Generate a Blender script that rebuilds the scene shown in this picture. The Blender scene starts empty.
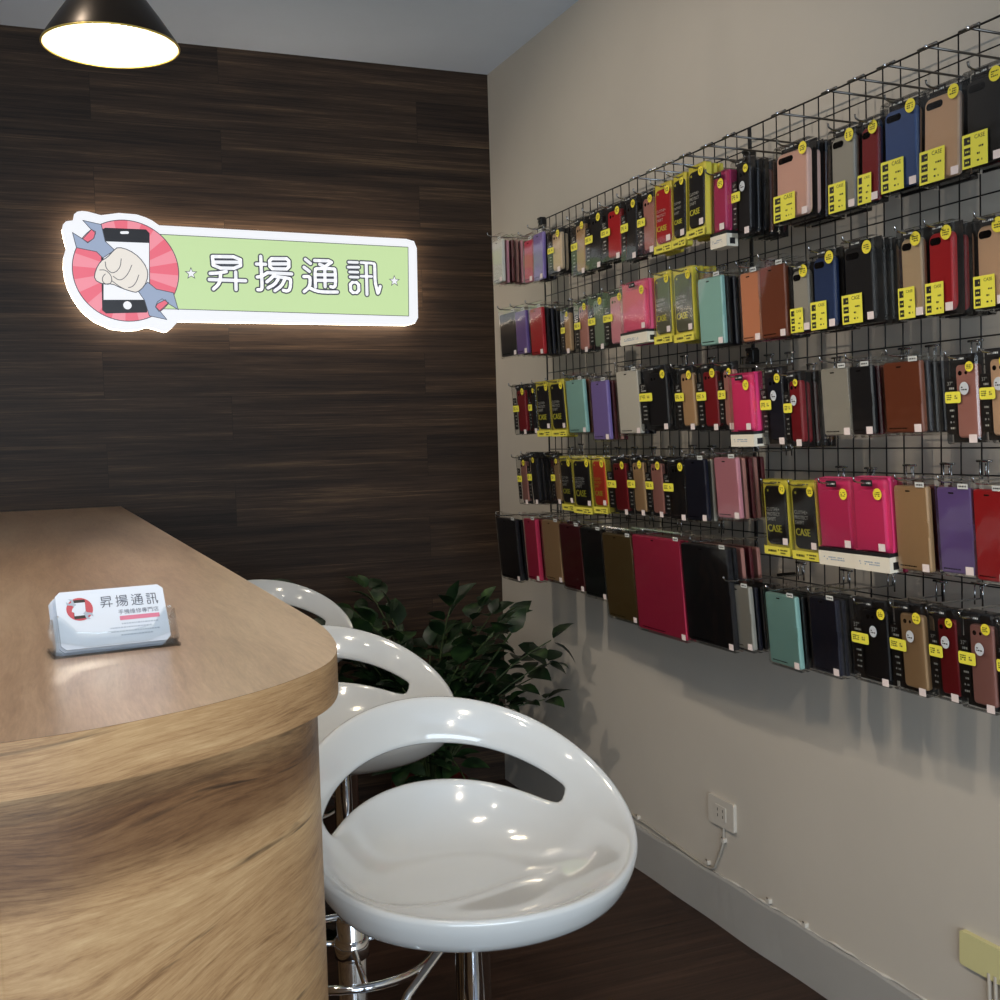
import bpy, bmesh, math, random
from mathutils import Vector, Matrix
from mathutils.geometry import tessellate_polygon

SIGN_STRENGTH, SIGN_SIDE, LAMP, DOWN, DAY, WORLD, EXPO, WASH = .86, 8.0, 15, 8, 165, .4, 0.0, 42
OUTLINE = [(0.144, 2.07), (0.148, 2.086), (0.158, 2.097), (0.179, 2.101), (0.184, 2.121), (0.194, 2.13), (0.209, 2.133), (0.226, 2.132), (0.268, 2.122), (0.324, 2.132), (0.381, 2.13), (0.411, 2.121), (0.431, 2.112), (0.452, 2.097), (1.328, 2.086), (1.358, 2.079), (1.368, 2.054), (1.364, 1.798), (1.352, 1.778), (1.324, 1.771), (0.501, 1.775), (0.481, 1.753), (0.467, 1.742), (0.454, 1.739), (0.4, 1.755), (0.366, 1.745), (0.332, 1.742), (0.282, 1.748), (0.232, 1.771), (0.203, 1.795), (0.184, 1.818), (0.166, 1.849), (0.153, 1.88), (0.145, 1.914), (0.142, 1.948), (0.145, 1.982), (0.154, 2.011), (0.148, 2.042)]
GREEN = [(0.441, 2.067), (1.334, 2.056), (1.328, 1.804), (0.502, 1.816), (0.43, 1.816)]
WRENCH_TOP = [(0.21, 2.102), (0.267, 2.091), (0.277, 2.036), (0.306, 2.008), (0.267, 1.981), (0.248, 2.001), (0.186, 2.012), (0.176, 2.061), (0.207, 2.041), (0.222, 2.029), (0.242, 2.045), (0.248, 2.067), (0.234, 2.074)]
WRENCH_BOTTOM = [(0.407, 1.905), (0.434, 1.882), (0.489, 1.871), (0.503, 1.814), (0.471, 1.834), (0.462, 1.847), (0.435, 1.833), (0.429, 1.822), (0.444, 1.806), (0.464, 1.78), (0.407, 1.792), (0.394, 1.843), (0.374, 1.875)]
PHONE = [(0.279, 2.081), (0.409, 2.081), (0.42, 2.069), (0.414, 1.897), (0.4, 1.803), (0.269, 1.798), (0.257, 1.808), (0.263, 2.031), (0.269, 2.075)]
SCREEN = [(0.272, 2.036), (0.417, 2.036), (0.409, 1.846), (0.263, 1.843)]
FIST = [(0.317, 2.019), (0.352, 2.01), (0.384, 1.987), (0.406, 1.953), (0.409, 1.924), (0.396, 1.891), (0.371, 1.869), (0.354, 1.872), (0.323, 1.882), (0.291, 1.897), (0.263, 1.894), (0.236, 1.909), (0.242, 1.94), (0.259, 1.97), (0.282, 1.984), (0.301, 2.006)]
HOLE_TOP = [(0.236, 2.074), (0.248, 2.061), (0.24, 2.043), (0.222, 2.031), (0.207, 2.041)]
HOLE_BOTTOM = [(0.451, 1.85), (0.472, 1.837), (0.439, 1.807), (0.428, 1.822), (0.435, 1.839)]
FIST_LINES = [[(0.325, 1.98), (0.321, 1.953), (0.308, 1.937), (0.292, 1.931), (0.275, 1.947), (0.274, 1.968)], [(0.358, 1.96), (0.346, 1.933), (0.33, 1.914), (0.314, 1.908), (0.297, 1.921)], [(0.379, 1.928), (0.37, 1.904), (0.357, 1.888), (0.344, 1.885)], [(0.255, 1.941), (0.273, 1.942), (0.29, 1.926), (0.293, 1.905), (0.281, 1.892), (0.263, 1.899), (0.262, 1.917), (0.272, 1.928)], [(0.291, 1.907), (0.323, 1.882), (0.354, 1.872)]]
STAR_CENTRES = [(0.551, 1.938), (1.277, 1.931)]
GLYPHS = [[[(0.626, 1.998), (0.72, 2.0), (0.72, 1.96), (0.627, 1.959), (0.625, 1.998)], [(0.629, 1.979), (0.716, 1.981)], [(0.615, 1.94), (0.643, 1.942), (0.67, 1.948)], [(0.611, 1.919), (0.735, 1.918)], [(0.65, 1.938), (0.648, 1.917), (0.64, 1.901), (0.624, 1.887)], [(0.702, 1.947), (0.701, 1.887)]], [[(0.791, 2.004), (0.791, 1.956), (0.792, 1.897), (0.788, 1.888), (0.776, 1.888)], [(0.775, 1.977), (0.807, 1.977)], [(0.776, 1.932), (0.79, 1.934), (0.81, 1.946)], [(0.821, 1.997), (0.89, 1.999), (0.889, 1.963), (0.822, 1.962), (0.821, 1.997)], [(0.825, 1.979), (0.887, 1.981)], [(0.812, 1.948), (0.898, 1.946)], [(0.836, 1.941), (0.825, 1.929), (0.809, 1.916)], [(0.838, 1.936), (0.889, 1.93), (0.894, 1.925), (0.89, 1.892), (0.879, 1.885), (0.866, 1.888)], [(0.849, 1.926), (0.836, 1.908), (0.812, 1.895)], [(0.873, 1.927), (0.86, 1.903), (0.836, 1.886)]], [[(0.949, 1.999), (0.967, 1.985)], [(0.943, 1.971), (0.962, 1.957)], [(0.941, 1.938), (0.958, 1.939), (0.964, 1.934), (0.961, 1.902), (0.94, 1.885)], [(0.962, 1.898), (0.984, 1.888), (1.013, 1.885), (1.061, 1.886)], [(0.982, 1.996), (1.05, 1.996), (1.023, 1.978)], [(1.0, 1.983), (1.012, 1.978)], [(0.982, 1.902), (0.982, 1.964), (0.99, 1.968), (1.051, 1.969), (1.056, 1.965), (1.056, 1.911), (1.048, 1.902), (1.037, 1.905)], [(1.018, 1.976), (1.017, 1.904)], [(0.984, 1.946), (1.055, 1.947)], [(0.983, 1.926), (1.054, 1.927)]], [[(1.107, 1.994), (1.14, 1.994)], [(1.104, 1.976), (1.144, 1.977)], [(1.109, 1.959), (1.14, 1.959)], [(1.11, 1.941), (1.14, 1.941)], [(1.11, 1.922), (1.141, 1.922), (1.141, 1.886), (1.111, 1.885), (1.11, 1.922)], [(1.152, 1.994), (1.202, 1.993), (1.204, 1.986), (1.203, 1.926), (1.209, 1.898), (1.213, 1.881), (1.222, 1.91)], [(1.172, 1.989), (1.171, 1.88)], [(1.151, 1.945), (1.191, 1.945)]]]
# row, kind, colour, packs behind, x of front, far edge y, near edge y, top z, bottom z
PACKS = [
  (1, 'D', 'silver white', 6, 1.43, 3.446, 3.371, 1.981, 1.846),
  (1, 'D', 'crimson', 0, 1.43, 3.195, 3.133, 1.94, 1.815),
  (1, 'D', 'lilac', 2, 1.43, 3.131, 3.058, 1.949, 1.812),
  (1, 'A', 'champagne', 4, 1.43, 3.026, 2.942, 1.946, 1.814),
  (1, 'A', 'tan gold', 1, 1.43, 2.878, 2.787, 1.944, 1.787),
  (1, 'A', 'black', 1, 1.43, 2.785, 2.693, 1.949, 1.789),
  (1, 'A', 'red', 1, 1.43, 2.692, 2.589, 1.945, 1.797),
  (1, 'A', 'black', 1, 1.43, 2.588, 2.504, 1.947, 1.784),
  (1, 'A', 'rose gold', 1, 1.43, 2.502, 2.422, 1.942, 1.786),
  (1, 'B', 'red', 1, 1.43, 2.42, 2.341, 1.944, 1.778),
  (1, 'B', 'black', 0, 1.43, 2.339, 2.275, 1.949, 1.778),
  (1, 'B', 'black', 2, 1.43, 2.273, 2.193, 1.954, 1.789),
  (1, 'E', 'magenta', 0, 1.445, 2.191, 2.142, 1.923, 1.755),
  (1, 'A', 'black', 5, 1.46, 2.14, 2.066, 1.938, 1.77),
  (1, 'C', 'pale pink', 4, 1.46, 1.985, 1.87, 1.929, 1.771),
  (1, 'C', 'silver grey', 1, 1.49, 1.849, 1.767, 1.932, 1.766),
  (1, 'C', 'dark red', 0, 1.49, 1.762, 1.7, 1.929, 1.766),
  (1, 'C', 'blue', 1, 1.49, 1.699, 1.603, 1.942, 1.774),
  (1, 'C', 'beige', 1, 1.49, 1.598, 1.5, 1.938, 1.768),
  (1, 'C', 'black', 1, 1.49, 1.5, 1.41, 1.94, 1.774),
  (2, 'D', 'black', 0, 1.46, 3.476, 3.352, 1.749, 1.611),
  (2, 'D', 'purple', 2, 1.46, 3.352, 3.27, 1.744, 1.61),
  (2, 'D', 'red', 5, 1.46, 3.239, 3.15, 1.74, 1.598),
  (2, 'A', 'tan gold', 0, 1.46, 3.018, 2.959, 1.719, 1.582),
  (2, 'A', 'rose gold', 1, 1.46, 2.932, 2.845, 1.73, 1.577),
  (2, 'A', 'sage-reflecting', 0, 1.46, 2.844, 2.753, 1.735, 1.578),
  (2, 'A', 'dusty pink', 0, 1.46, 2.751, 2.643, 1.733, 1.578),
  (2, 'E', 'pink', 1, 1.445, 2.631, 2.493, 1.735, 1.576),
  (2, 'B', 'green-reflecting black', 0, 1.46, 2.491, 2.401, 1.744, 1.567),
  (2, 'B', 'green-reflecting black', 3, 1.46, 2.399, 2.304, 1.74, 1.563),
  (2, 'D', 'mint green', 4, 1.46, 2.283, 2.188, 1.7, 1.546),
  (2, 'D', 'salmon', 0, 1.46, 2.114, 2.046, 1.689, 1.541),
  (2, 'D', 'brown', 3, 1.46, 2.045, 1.954, 1.691, 1.541),
  (2, 'C', 'silver grey', 0, 1.46, 1.94, 1.874, 1.684, 1.54),
  (2, 'C', 'navy blue', 2, 1.46, 1.873, 1.793, 1.701, 1.539),
  (2, 'C', 'black', 3, 1.46, 1.781, 1.686, 1.703, 1.541),
  (2, 'C', 'champagne', 0, 1.46, 1.628, 1.561, 1.697, 1.535),
  (2, 'C', 'red', 4, 1.46, 1.56, 1.488, 1.695, 1.535),
  (2, 'C', 'beige', 1, 1.46, 1.45, 1.377, 1.687, 1.534),
  (3, 'A', 'dark red', 1, 1.46, 3.39, 3.294, 1.516, 1.353),
  (3, 'A', 'black', 1, 1.46, 3.27, 3.214, 1.514, 1.355),
  (3, 'B', 'black', 0, 1.46, 3.212, 3.115, 1.516, 1.345),
  (3, 'B', 'black', 1, 1.46, 3.115, 3.011, 1.516, 1.344),
  (3, 'D', 'mint green', 2, 1.46, 3.004, 2.882, 1.506, 1.354),
  (3, 'D', 'lilac', 3, 1.46, 2.839, 2.744, 1.495, 1.333),
  (3, 'D', 'silver white', 2, 1.46, 2.692, 2.574, 1.512, 1.347),
  (3, 'A', 'black', 3, 1.46, 2.568, 2.435, 1.518, 1.353),
  (3, 'A', 'tan gold', 1, 1.46, 2.397, 2.312, 1.508, 1.35),
  (3, 'A', 'dark red', 1, 1.46, 2.303, 2.211, 1.506, 1.347),
  (3, 'A', 'rose gold', 0, 1.46, 2.209, 2.145, 1.505, 1.348),
  (3, 'E', 'hot pink', 0, 1.445, 2.143, 2.053, 1.473, 1.312),
  (3, 'A', 'navy black', 0, 1.46, 2.051, 1.969, 1.481, 1.313),
  (3, 'A', 'dark red', 4, 1.46, 1.969, 1.906, 1.467, 1.309),
  (3, 'D', 'silver grey', 0, 1.46, 1.846, 1.763, 1.464, 1.332),
  (3, 'D', 'black', 3, 1.46, 1.761, 1.698, 1.463, 1.333),
  (3, 'D', 'brown', 4, 1.46, 1.668, 1.572, 1.463, 1.335),
  (3, 'A', 'rose gold', 0, 1.46, 1.515, 1.442, 1.468, 1.313),
  (3, 'A', 'beige', 1, 1.46, 1.44, 1.37, 1.472, 1.316),
  (4, 'A', 'rose gold', 0, 1.46, 3.373, 3.299, 1.289, 1.129),
  (4, 'A', 'black', 4, 1.46, 3.297, 3.224, 1.299, 1.132),
  (4, 'A', 'tan gold', 0, 1.46, 3.114, 3.063, 1.296, 1.14),
  (4, 'B', 'black', 0, 1.46, 3.061, 2.971, 1.288, 1.125),
  (4, 'B', 'black', 1, 1.46, 2.971, 2.857, 1.288, 1.121),
  (4, 'B', 'orange red', 1, 1.46, 2.85, 2.764, 1.288, 1.127),
  (4, 'A', 'dark red', 0, 1.46, 2.763, 2.648, 1.289, 1.129),
  (4, 'A', 'tan gold', 0, 1.46, 2.647, 2.554, 1.292, 1.132),
  (4, 'A', 'rose gold', 1, 1.46, 2.552, 2.463, 1.29, 1.132),
  (4, 'A', 'black', 1, 1.46, 2.458, 2.36, 1.288, 1.13),
  (4, 'D', 'navy black', 3, 1.46, 2.36, 2.268, 1.283, 1.136),
  (4, 'D', 'dusty pink', 4, 1.46, 2.23, 2.141, 1.287, 1.148),
  (4, 'B', 'black', 0, 1.46, 2.049, 1.955, 1.243, 1.079),
  (4, 'B', 'black', 2, 1.46, 1.954, 1.863, 1.241, 1.076),
  (4, 'E', 'hot pink', 1, 1.445, 1.847, 1.741, 1.249, 1.076),
  (4, 'E', 'hot pink', 1, 1.445, 1.739, 1.646, 1.253, 1.076),
  (4, 'D', 'tan gold', 3, 1.46, 1.645, 1.557, 1.239, 1.085),
  (4, 'D', 'purple', 1, 1.46, 1.536, 1.458, 1.239, 1.089),
  (4, 'D', 'red', 1, 1.46, 1.456, 1.382, 1.238, 1.084),
  (5, 'F', 'black', 1, 1.44, 3.513, 3.351, 1.08, 0.88),
  (5, 'F', 'crimson', 3, 1.44, 3.287, 3.194, 1.09, 0.897),
  (5, 'F', 'tan gold', 2, 1.44, 3.15, 3.03, 1.093, 0.91),
  (5, 'F', 'burgundy', 0, 1.44, 3.028, 2.892, 1.089, 0.898),
  (5, 'F', 'black', 0, 1.44, 2.89, 2.759, 1.086, 0.891),
  (5, 'F', 'olive brown', 2, 1.44, 2.757, 2.592, 1.079, 0.849),
  (5, 'F', 'crimson', 2, 1.44, 2.59, 2.352, 1.086, 0.84),
  (5, 'F', 'black', 4, 1.44, 2.35, 2.155, 1.082, 0.847),
  (6, 'D', 'silver grey', 4, 1.46, 2.194, 2.1, 0.999, 0.855),
  (6, 'D', 'mint green', 4, 1.46, 2.045, 1.933, 0.997, 0.842),
  (6, 'D', 'navy black', 4, 1.46, 1.894, 1.806, 1.007, 0.852),
  (6, 'A', 'black', 0, 1.46, 1.765, 1.662, 1.022, 0.856),
  (6, 'A', 'tan gold', 2, 1.46, 1.662, 1.569, 1.028, 0.856),
  (6, 'A', 'dark red', 0, 1.46, 1.562, 1.492, 1.03, 0.861),
  (6, 'A', 'rose gold', 1, 1.46, 1.491, 1.41, 1.031, 0.859),
  (6, 'A', 'black', 0, 1.46, 1.408, 1.333, 1.029, 0.861)]
# ------------------------------------------------------------------ helpers
rng = random.Random(7)
SC = bpy.context.scene
COL = SC.collection
W, D, H, ZB, GX, GZ = 1.695, 4.082, 2.731, 0.137, 1.645, 2.075
CT = 1.150          # counter height
CAM = Vector((0, 0, 1.349))

def lin(c):
    return tuple((v/12.92 if v <= .04045 else ((v+.055)/1.055)**2.4) for v in c)
def rgb(r, g, b):
    return (*lin((r/255, g/255, b/255)), 1)

class MB:
    """collects shapes, builds one mesh object"""
    def __init__(s): s.v = []; s.f = []; s.m = []; s.uv = {}
    def add(s, vs, fs, mi=0, uvs=None):
        o = len(s.v); s.v += [tuple(v) for v in vs]
        for k, f in enumerate(fs):
            if uvs: s.uv[len(s.f)] = uvs[k]
            s.f.append(tuple(i+o for i in f)); s.m.append(mi)
    def box(s, a, b, mi=0):
        (x0,y0,z0),(x1,y1,z1) = a, b
        if x0 > x1: x0, x1 = x1, x0
        if y0 > y1: y0, y1 = y1, y0
        if z0 > z1: z0, z1 = z1, z0
        s.add([(x0,y0,z0),(x1,y0,z0),(x1,y1,z0),(x0,y1,z0),(x0,y0,z1),(x1,y0,z1),(x1,y1,z1),(x0,y1,z1)],
              [(3,2,1,0),(4,5,6,7),(0,1,5,4),(1,2,6,5),(2,3,7,6),(3,0,4,7)], mi)
    def tube(s, pts, r, n=8, mi=0, cap=True):
        pts = [Vector(p) for p in pts]; rings = []; prev = None
        for i, p in enumerate(pts):
            d = (pts[min(i+1,len(pts)-1)] - pts[max(i-1,0)]).normalized()
            if prev is None:
                a = d.orthogonal().normalized()
            else:
                a = (prev - d*prev.dot(d)).normalized()
            prev = a; b = d.cross(a)
            rr = r[i] if isinstance(r, (list, tuple)) else r
            rings.append([p + (a*math.cos(2*math.pi*k/n) + b*math.sin(2*math.pi*k/n))*rr for k in range(n)])
        vs = [v for R in rings for v in R]; fs = []
        for i in range(len(pts)-1):
            for k in range(n):
                fs.append((i*n+k, i*n+(k+1)%n, (i+1)*n+(k+1)%n, (i+1)*n+k))
        if cap:
            fs.append(tuple(range(n))[::-1]); fs.append(tuple(range((len(pts)-1)*n, len(pts)*n)))
        s.add(vs, fs, mi)
    def lathe(s, prof, c=(0,0,0), n=48, mi=0):
        vs = []; fs = []
        for r, z in prof:
            for k in range(n):
                a = 2*math.pi*k/n; vs.append((c[0]+r*math.cos(a), c[1]+r*math.sin(a), c[2]+z))
        for i in range(len(prof)-1):
            for k in range(n):
                fs.append((i*n+k, i*n+(k+1)%n, (i+1)*n+(k+1)%n, (i+1)*n+k))
        s.add(vs, fs, mi)
    def prism(s, poly, fn, d0, d1, mi=0, sides=True, back=True):
        """poly (a,b) list; fn(a,b,d)->xyz; from depth d0 (front) to d1 (back)"""
        n = len(poly); tris = tessellate_polygon([[Vector((a,b,0)) for a,b in poly]])
        fr = [fn(a,b,d0) for a,b in poly]; bk = [fn(a,b,d1) for a,b in poly]
        fs = [tuple(t) for t in tris]
        if back: fs += [tuple(i+n for i in t)[::-1] for t in tris]
        if sides: fs += [(i, (i+1)%n, (i+1)%n+n, i+n) for i in range(n)]
        s.add(fr+bk, fs, mi)
    def build(s, name, mats, parent=None, smooth=False, bevel=0, loc=None, segs=2, recalc=True):
        me = bpy.data.meshes.new(name)
        me.from_pydata(s.v, [], s.f)
        for m in (mats if isinstance(mats, (list, tuple)) else [mats]): me.materials.append(m)
        me.polygons.foreach_set('material_index', s.m)
        if s.uv:
            L = me.uv_layers.new(name='UVMap')
            for fi, uvs in s.uv.items():
                for li, uv in zip(me.polygons[fi].loop_indices, uvs): L.data[li].uv = uv
        if recalc:
            bm = bmesh.new(); bm.from_mesh(me); bmesh.ops.recalc_face_normals(bm, faces=bm.faces); bm.to_mesh(me); bm.free()
        if smooth: me.polygons.foreach_set('use_smooth', [True]*len(me.polygons))
        me.update()
        o = bpy.data.objects.new(name, me); COL.objects.link(o)
        if parent: o.parent = parent
        if loc: o.location = loc
        if bevel:
            b = o.modifiers.new('bevel', 'BEVEL'); b.width = bevel; b.segments = segs; b.limit_method = 'ANGLE'
        return o

def tag(o, label=None, cat=None, group=None, kind=None):
    if label: o['label'] = label
    if cat: o['category'] = cat
    if group: o['group'] = group
    if kind: o['kind'] = kind
    return o
def empty(name, loc, label, cat, group=None):
    o = bpy.data.objects.new(name, None); COL.objects.link(o); o.location = loc
    o.empty_display_size = .02
    return tag(o, label, cat, group)
def copy_tree(o, parent=None):
    c = o.copy(); COL.objects.link(c)
    if parent: c.parent = parent
    for ch in [x for x in CHILD.get(o.name, [])]: copy_tree(ch, c)
    return c
CHILD = {}
def kids(o):
    return [x for x in COL.objects if x.parent is o]
def copy_thing(o):
    c = o.copy(); COL.objects.link(c)
    for ch in kids(o):
        d = ch.copy(); COL.objects.link(d); d.parent = c
        for g in kids(ch):
            e = g.copy(); COL.objects.link(e); e.parent = d
    return c

def rrect(w, h, r, n=4, cx=0, cy=0):
    pts = []
    for sx, sy, a0 in ((1,1,0),(-1,1,90),(-1,-1,180),(1,-1,270)):
        for k in range(n+1):
            a = math.radians(a0 + 90*k/n)
            pts.append((cx+sx*(w/2-r)+r*math.cos(a), cy+sy*(h/2-r)+r*math.sin(a)))
    return pts
def disc(r, n=20, cx=0, cy=0, ry=None):
    ry = ry or r
    return [(cx+r*math.cos(2*math.pi*k/n), cy+ry*math.sin(2*math.pi*k/n)) for k in range(n)]
def star(r, cx, cy, ri=.42):
    return [(cx+(r if k%2==0 else r*ri)*math.sin(math.pi*k/5), cy+(r if k%2==0 else r*ri)*math.cos(math.pi*k/5)) for k in range(10)]

_TX = {}
def text_geo(t):
    """flat letter geometry of unit size, centred: verts, faces, width"""
    if t not in _TX:
        c = bpy.data.curves.new('lettering', 'FONT'); c.body = t; c.size = 1; c.resolution_u = 2
        c.align_x = 'CENTER'; c.align_y = 'CENTER'
        o = bpy.data.objects.new('lettering', c); COL.objects.link(o)
        dg = bpy.context.evaluated_depsgraph_get(); me = bpy.data.meshes.new_from_object(o.evaluated_get(dg))
        vs = [tuple(v.co) for v in me.vertices]; fs = [tuple(p.vertices) for p in me.polygons]
        w = max([v[0] for v in vs] or [1]) - min([v[0] for v in vs] or [0])
        bpy.data.objects.remove(o); bpy.data.curves.remove(c); bpy.data.meshes.remove(me)
        _TX[t] = (vs, fs, w)
    return _TX[t]
def put_text(mb, t, fn, cx, cy, width, d, mi=0, height=None, bold=0):
    vs, fs, w = text_geo(t); s = width/w; sy = height or s
    for k in range(1+2*bool(bold)):
        dx = (0, bold, -bold)[k]
        mb.add([fn(cx+dx+v[0]*s, cy+v[1]*sy, d - k*1e-5) for v in vs], fs, mi)

# ------------------------------------------------------------------ materials
def mat(name, col=(.8,.8,.8,1), rough=.5, metal=0, spec=.5, emit=None, es=0, coat=0):
    m = bpy.data.materials.new(name); m.use_nodes = True
    b = m.node_tree.nodes['Principled BSDF']
    b.inputs['Base Color'].default_value = col; b.inputs['Roughness'].default_value = rough
    b.inputs['Metallic'].default_value = metal; b.inputs['Specular IOR Level'].default_value = spec
    b.inputs['Coat Weight'].default_value = coat
    if emit: b.inputs['Emission Color'].default_value = emit; b.inputs['Emission Strength'].default_value = es
    return m
def N(m, t, **kw):
    n = m.node_tree.nodes.new(t)
    for k, v in kw.items(): setattr(n, k, v)
    return n
def ramp(m, stops, fac):
    r = N(m, 'ShaderNodeValToRGB'); cr = r.color_ramp
    while len(cr.elements) < len(stops): cr.elements.new(.5)
    for e, (p, c) in zip(cr.elements, stops): e.position = p; e.color = c
    m.node_tree.links.new(fac, r.inputs[0]); return r.outputs[0]
def noise(m, vec, scale, detail=4, rough=.55, dist=0):
    n = N(m, 'ShaderNodeTexNoise'); n.inputs['Scale'].default_value = scale
    n.inputs['Detail'].default_value = detail; n.inputs['Roughness'].default_value = rough
    n.inputs['Distortion'].default_value = dist
    m.node_tree.links.new(vec, n.inputs['Vector']); return n.outputs['Fac']
def mapping(m, vec, scale=(1,1,1), loc=(0,0,0), rot=(0,0,0)):
    n = N(m, 'ShaderNodeMapping'); n.inputs['Scale'].default_value = scale
    n.inputs['Location'].default_value = loc; n.inputs['Rotation'].default_value = rot
    m.node_tree.links.new(vec, n.inputs['Vector']); return n.outputs[0]
def mixc(m, a, b, fac, mode='MIX'):
    n = N(m, 'ShaderNodeMix', data_type='RGBA', blend_type=mode)
    for s, v in ((0, fac), (6, a), (7, b)):
        if hasattr(v, 'is_linked'): m.node_tree.links.new(v, n.inputs[s])
        else: n.inputs[s].default_value = v
    return n.outputs[2]
def math_n(m, op, a, b=None):
    n = N(m, 'ShaderNodeMath', operation=op)
    for i, v in enumerate((a, b)):
        if v is None: continue
        if hasattr(v, 'is_linked'): m.node_tree.links.new(v, n.inputs[i])
        else: n.inputs[i].default_value = v
    return n.outputs[0]
def setin(m, name, out):
    m.node_tree.links.new(out, m.node_tree.nodes['Principled BSDF'].inputs[name])
def bump(m, h, strength=.2, dist=.002):
    b = N(m, 'ShaderNodeBump'); b.inputs['Strength'].default_value = strength; b.inputs['Distance'].default_value = dist
    m.node_tree.links.new(h, b.inputs['Height']); setin(m, 'Normal', b.outputs[0])

def plank_material(name, cols, plank=(1.15,.155), streak=75, rough=.45, seam=.5, along='x', uvmode=True):
    m = mat(name, rough=rough, spec=.22)
    tc = N(m, 'ShaderNodeTexCoord'); src = tc.outputs['UV']
    br = N(m, 'ShaderNodeTexBrick'); br.offset = .37; br.offset_frequency = 2; br.squash = 1
    br.inputs['Scale'].default_value = 1; br.inputs['Brick Width'].default_value = plank[0]
    br.inputs['Row Height'].default_value = plank[1]; br.inputs['Mortar Size'].default_value = .0009
    br.inputs['Mortar Smooth'].default_value = .1; br.inputs['Bias'].default_value = 0
    br.inputs['Color1'].default_value = (0,0,0,1); br.inputs['Color2'].default_value = (1,1,1,1); br.inputs['Mortar'].default_value = (.5,.5,.5,1)
    m.node_tree.links.new(src, br.inputs['Vector'])
    # shift the grain per plank
    add = N(m, 'ShaderNodeVectorMath', operation='MULTIPLY_ADD')
    m.node_tree.links.new(br.outputs['Color'], add.inputs[0]); add.inputs[1].default_value = (7.3, 3.1, 5.7)
    m.node_tree.links.new(src, add.inputs[2])
    v1 = mapping(m, add.outputs[0], (1.3, streak*.55, 1)); v2 = mapping(m, add.outputs[0], (3.4, streak*5.2, 1))
    v3 = mapping(m, add.outputs[0], (.5, 9, 1))
    a = noise(m, v1, 1, 8, .72, .25); b = noise(m, v2, 1, 6, .75, .1); c = noise(m, v3, 1, 3, .5, .4)
    s = math_n(m, 'ADD', math_n(m, 'MULTIPLY', a, .48), math_n(m, 'MULTIPLY', b, .36))
    s = math_n(m, 'ADD', s, math_n(m, 'MULTIPLY', c, .16))
    col = ramp(m, cols, s)
    var = ramp(m, [(0,(.82,.82,.82,1)),(1,(1.12,1.12,1.12,1))], br.outputs['Color'])
    col = mixc(m, col, var, 1.0, 'MULTIPLY')
    col = mixc(m, col, (.012,.009,.007,1), math_n(m, 'MULTIPLY', br.outputs['Fac'], seam))
    setin(m, 'Base Color', col)
    bump(m, s, .25, .002)
    return m

M = {}
M['wall_wood'] = plank_material('dark wood planks', [(.34,rgb(22,16,12)),(.45,rgb(44,33,26)),(.54,rgb(66,50,38)),(.66,rgb(112,88,64))], seam=.75, rough=.5)
M['floor_wood'] = plank_material('dark wood floor', [(.34,rgb(30,20,15)),(.45,rgb(48,33,26)),(.54,rgb(62,44,35)),(.68,rgb(86,64,51))], plank=(1.2,.17), streak=60, rough=.42, seam=.6)

def oak(name, cols, sx, sy, rough, band=None, dist=.9, cracks=True, spec=.5):
    m = mat(name, rough=rough, spec=spec)
    tc = N(m, 'ShaderNodeTexCoord'); src = tc.outputs['UV']
    # slow warp so that the grain wanders
    wv = noise(m, mapping(m, src, (1.1, 2.2, 1)), 1.6, 2, .5)
    off = N(m, 'ShaderNodeCombineXYZ'); m.node_tree.links.new(math_n(m, 'MULTIPLY', wv, dist*.22), off.inputs[1])
    ad = N(m, 'ShaderNodeVectorMath', operation='ADD'); m.node_tree.links.new(src, ad.inputs[0]); m.node_tree.links.new(off.outputs[0], ad.inputs[1])
    w = ad.outputs[0]
    a = noise(m, mapping(m, w, (sx*1.3, sy*10, 1)), 1, 4, .55, .6)
    b = noise(m, mapping(m, w, (sx*9, sy*100, 1)), 1, 8, .75, .1)
    c = noise(m, mapping(m, w, (sx*34, sy*420, 1)), 1, 4, .7)
    s = math_n(m, 'ADD', math_n(m, 'MULTIPLY', a, .40), math_n(m, 'MULTIPLY', b, .36))
    s = math_n(m, 'ADD', s, math_n(m, 'MULTIPLY', c, .24))
    col = ramp(m, cols, s)
    if cracks:
        k = noise(m, mapping(m, w, (sx*5, sy*60, 1), (3.1,1.7,0)), 1, 3, .55, .3)
        kk = ramp(m, [(.31,(1,1,1,1)),(.37,(0,0,0,1))], k)
        col = mixc(m, col, rgb(52,36,24), math_n(m, 'MULTIPLY', kk, .75))
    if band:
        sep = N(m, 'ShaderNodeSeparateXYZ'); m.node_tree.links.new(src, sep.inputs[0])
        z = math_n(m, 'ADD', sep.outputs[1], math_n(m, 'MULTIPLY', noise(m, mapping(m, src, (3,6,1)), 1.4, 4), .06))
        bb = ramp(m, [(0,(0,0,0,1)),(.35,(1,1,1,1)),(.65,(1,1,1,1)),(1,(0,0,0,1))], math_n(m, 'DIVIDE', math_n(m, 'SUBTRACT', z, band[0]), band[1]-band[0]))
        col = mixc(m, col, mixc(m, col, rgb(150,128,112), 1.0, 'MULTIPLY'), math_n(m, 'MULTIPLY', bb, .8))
    setin(m, 'Base Color', col); bump(m, s, .2, .0015)
    return m
OAK = [(.34,rgb(84,58,38)),(.43,rgb(134,100,66)),(.50,rgb(166,130,90)),(.57,rgb(184,150,108)),(.68,rgb(206,176,134))]
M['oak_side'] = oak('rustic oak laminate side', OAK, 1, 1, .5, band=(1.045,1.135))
M['oak_top'] = oak('oak laminate top', [(.34,rgb(124,96,74)),(.45,rgb(158,128,102)),(.54,rgb(182,153,126)),(.66,rgb(202,176,150))], .8, .8, .33, dist=.28, cracks=False, spec=.8)
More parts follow.
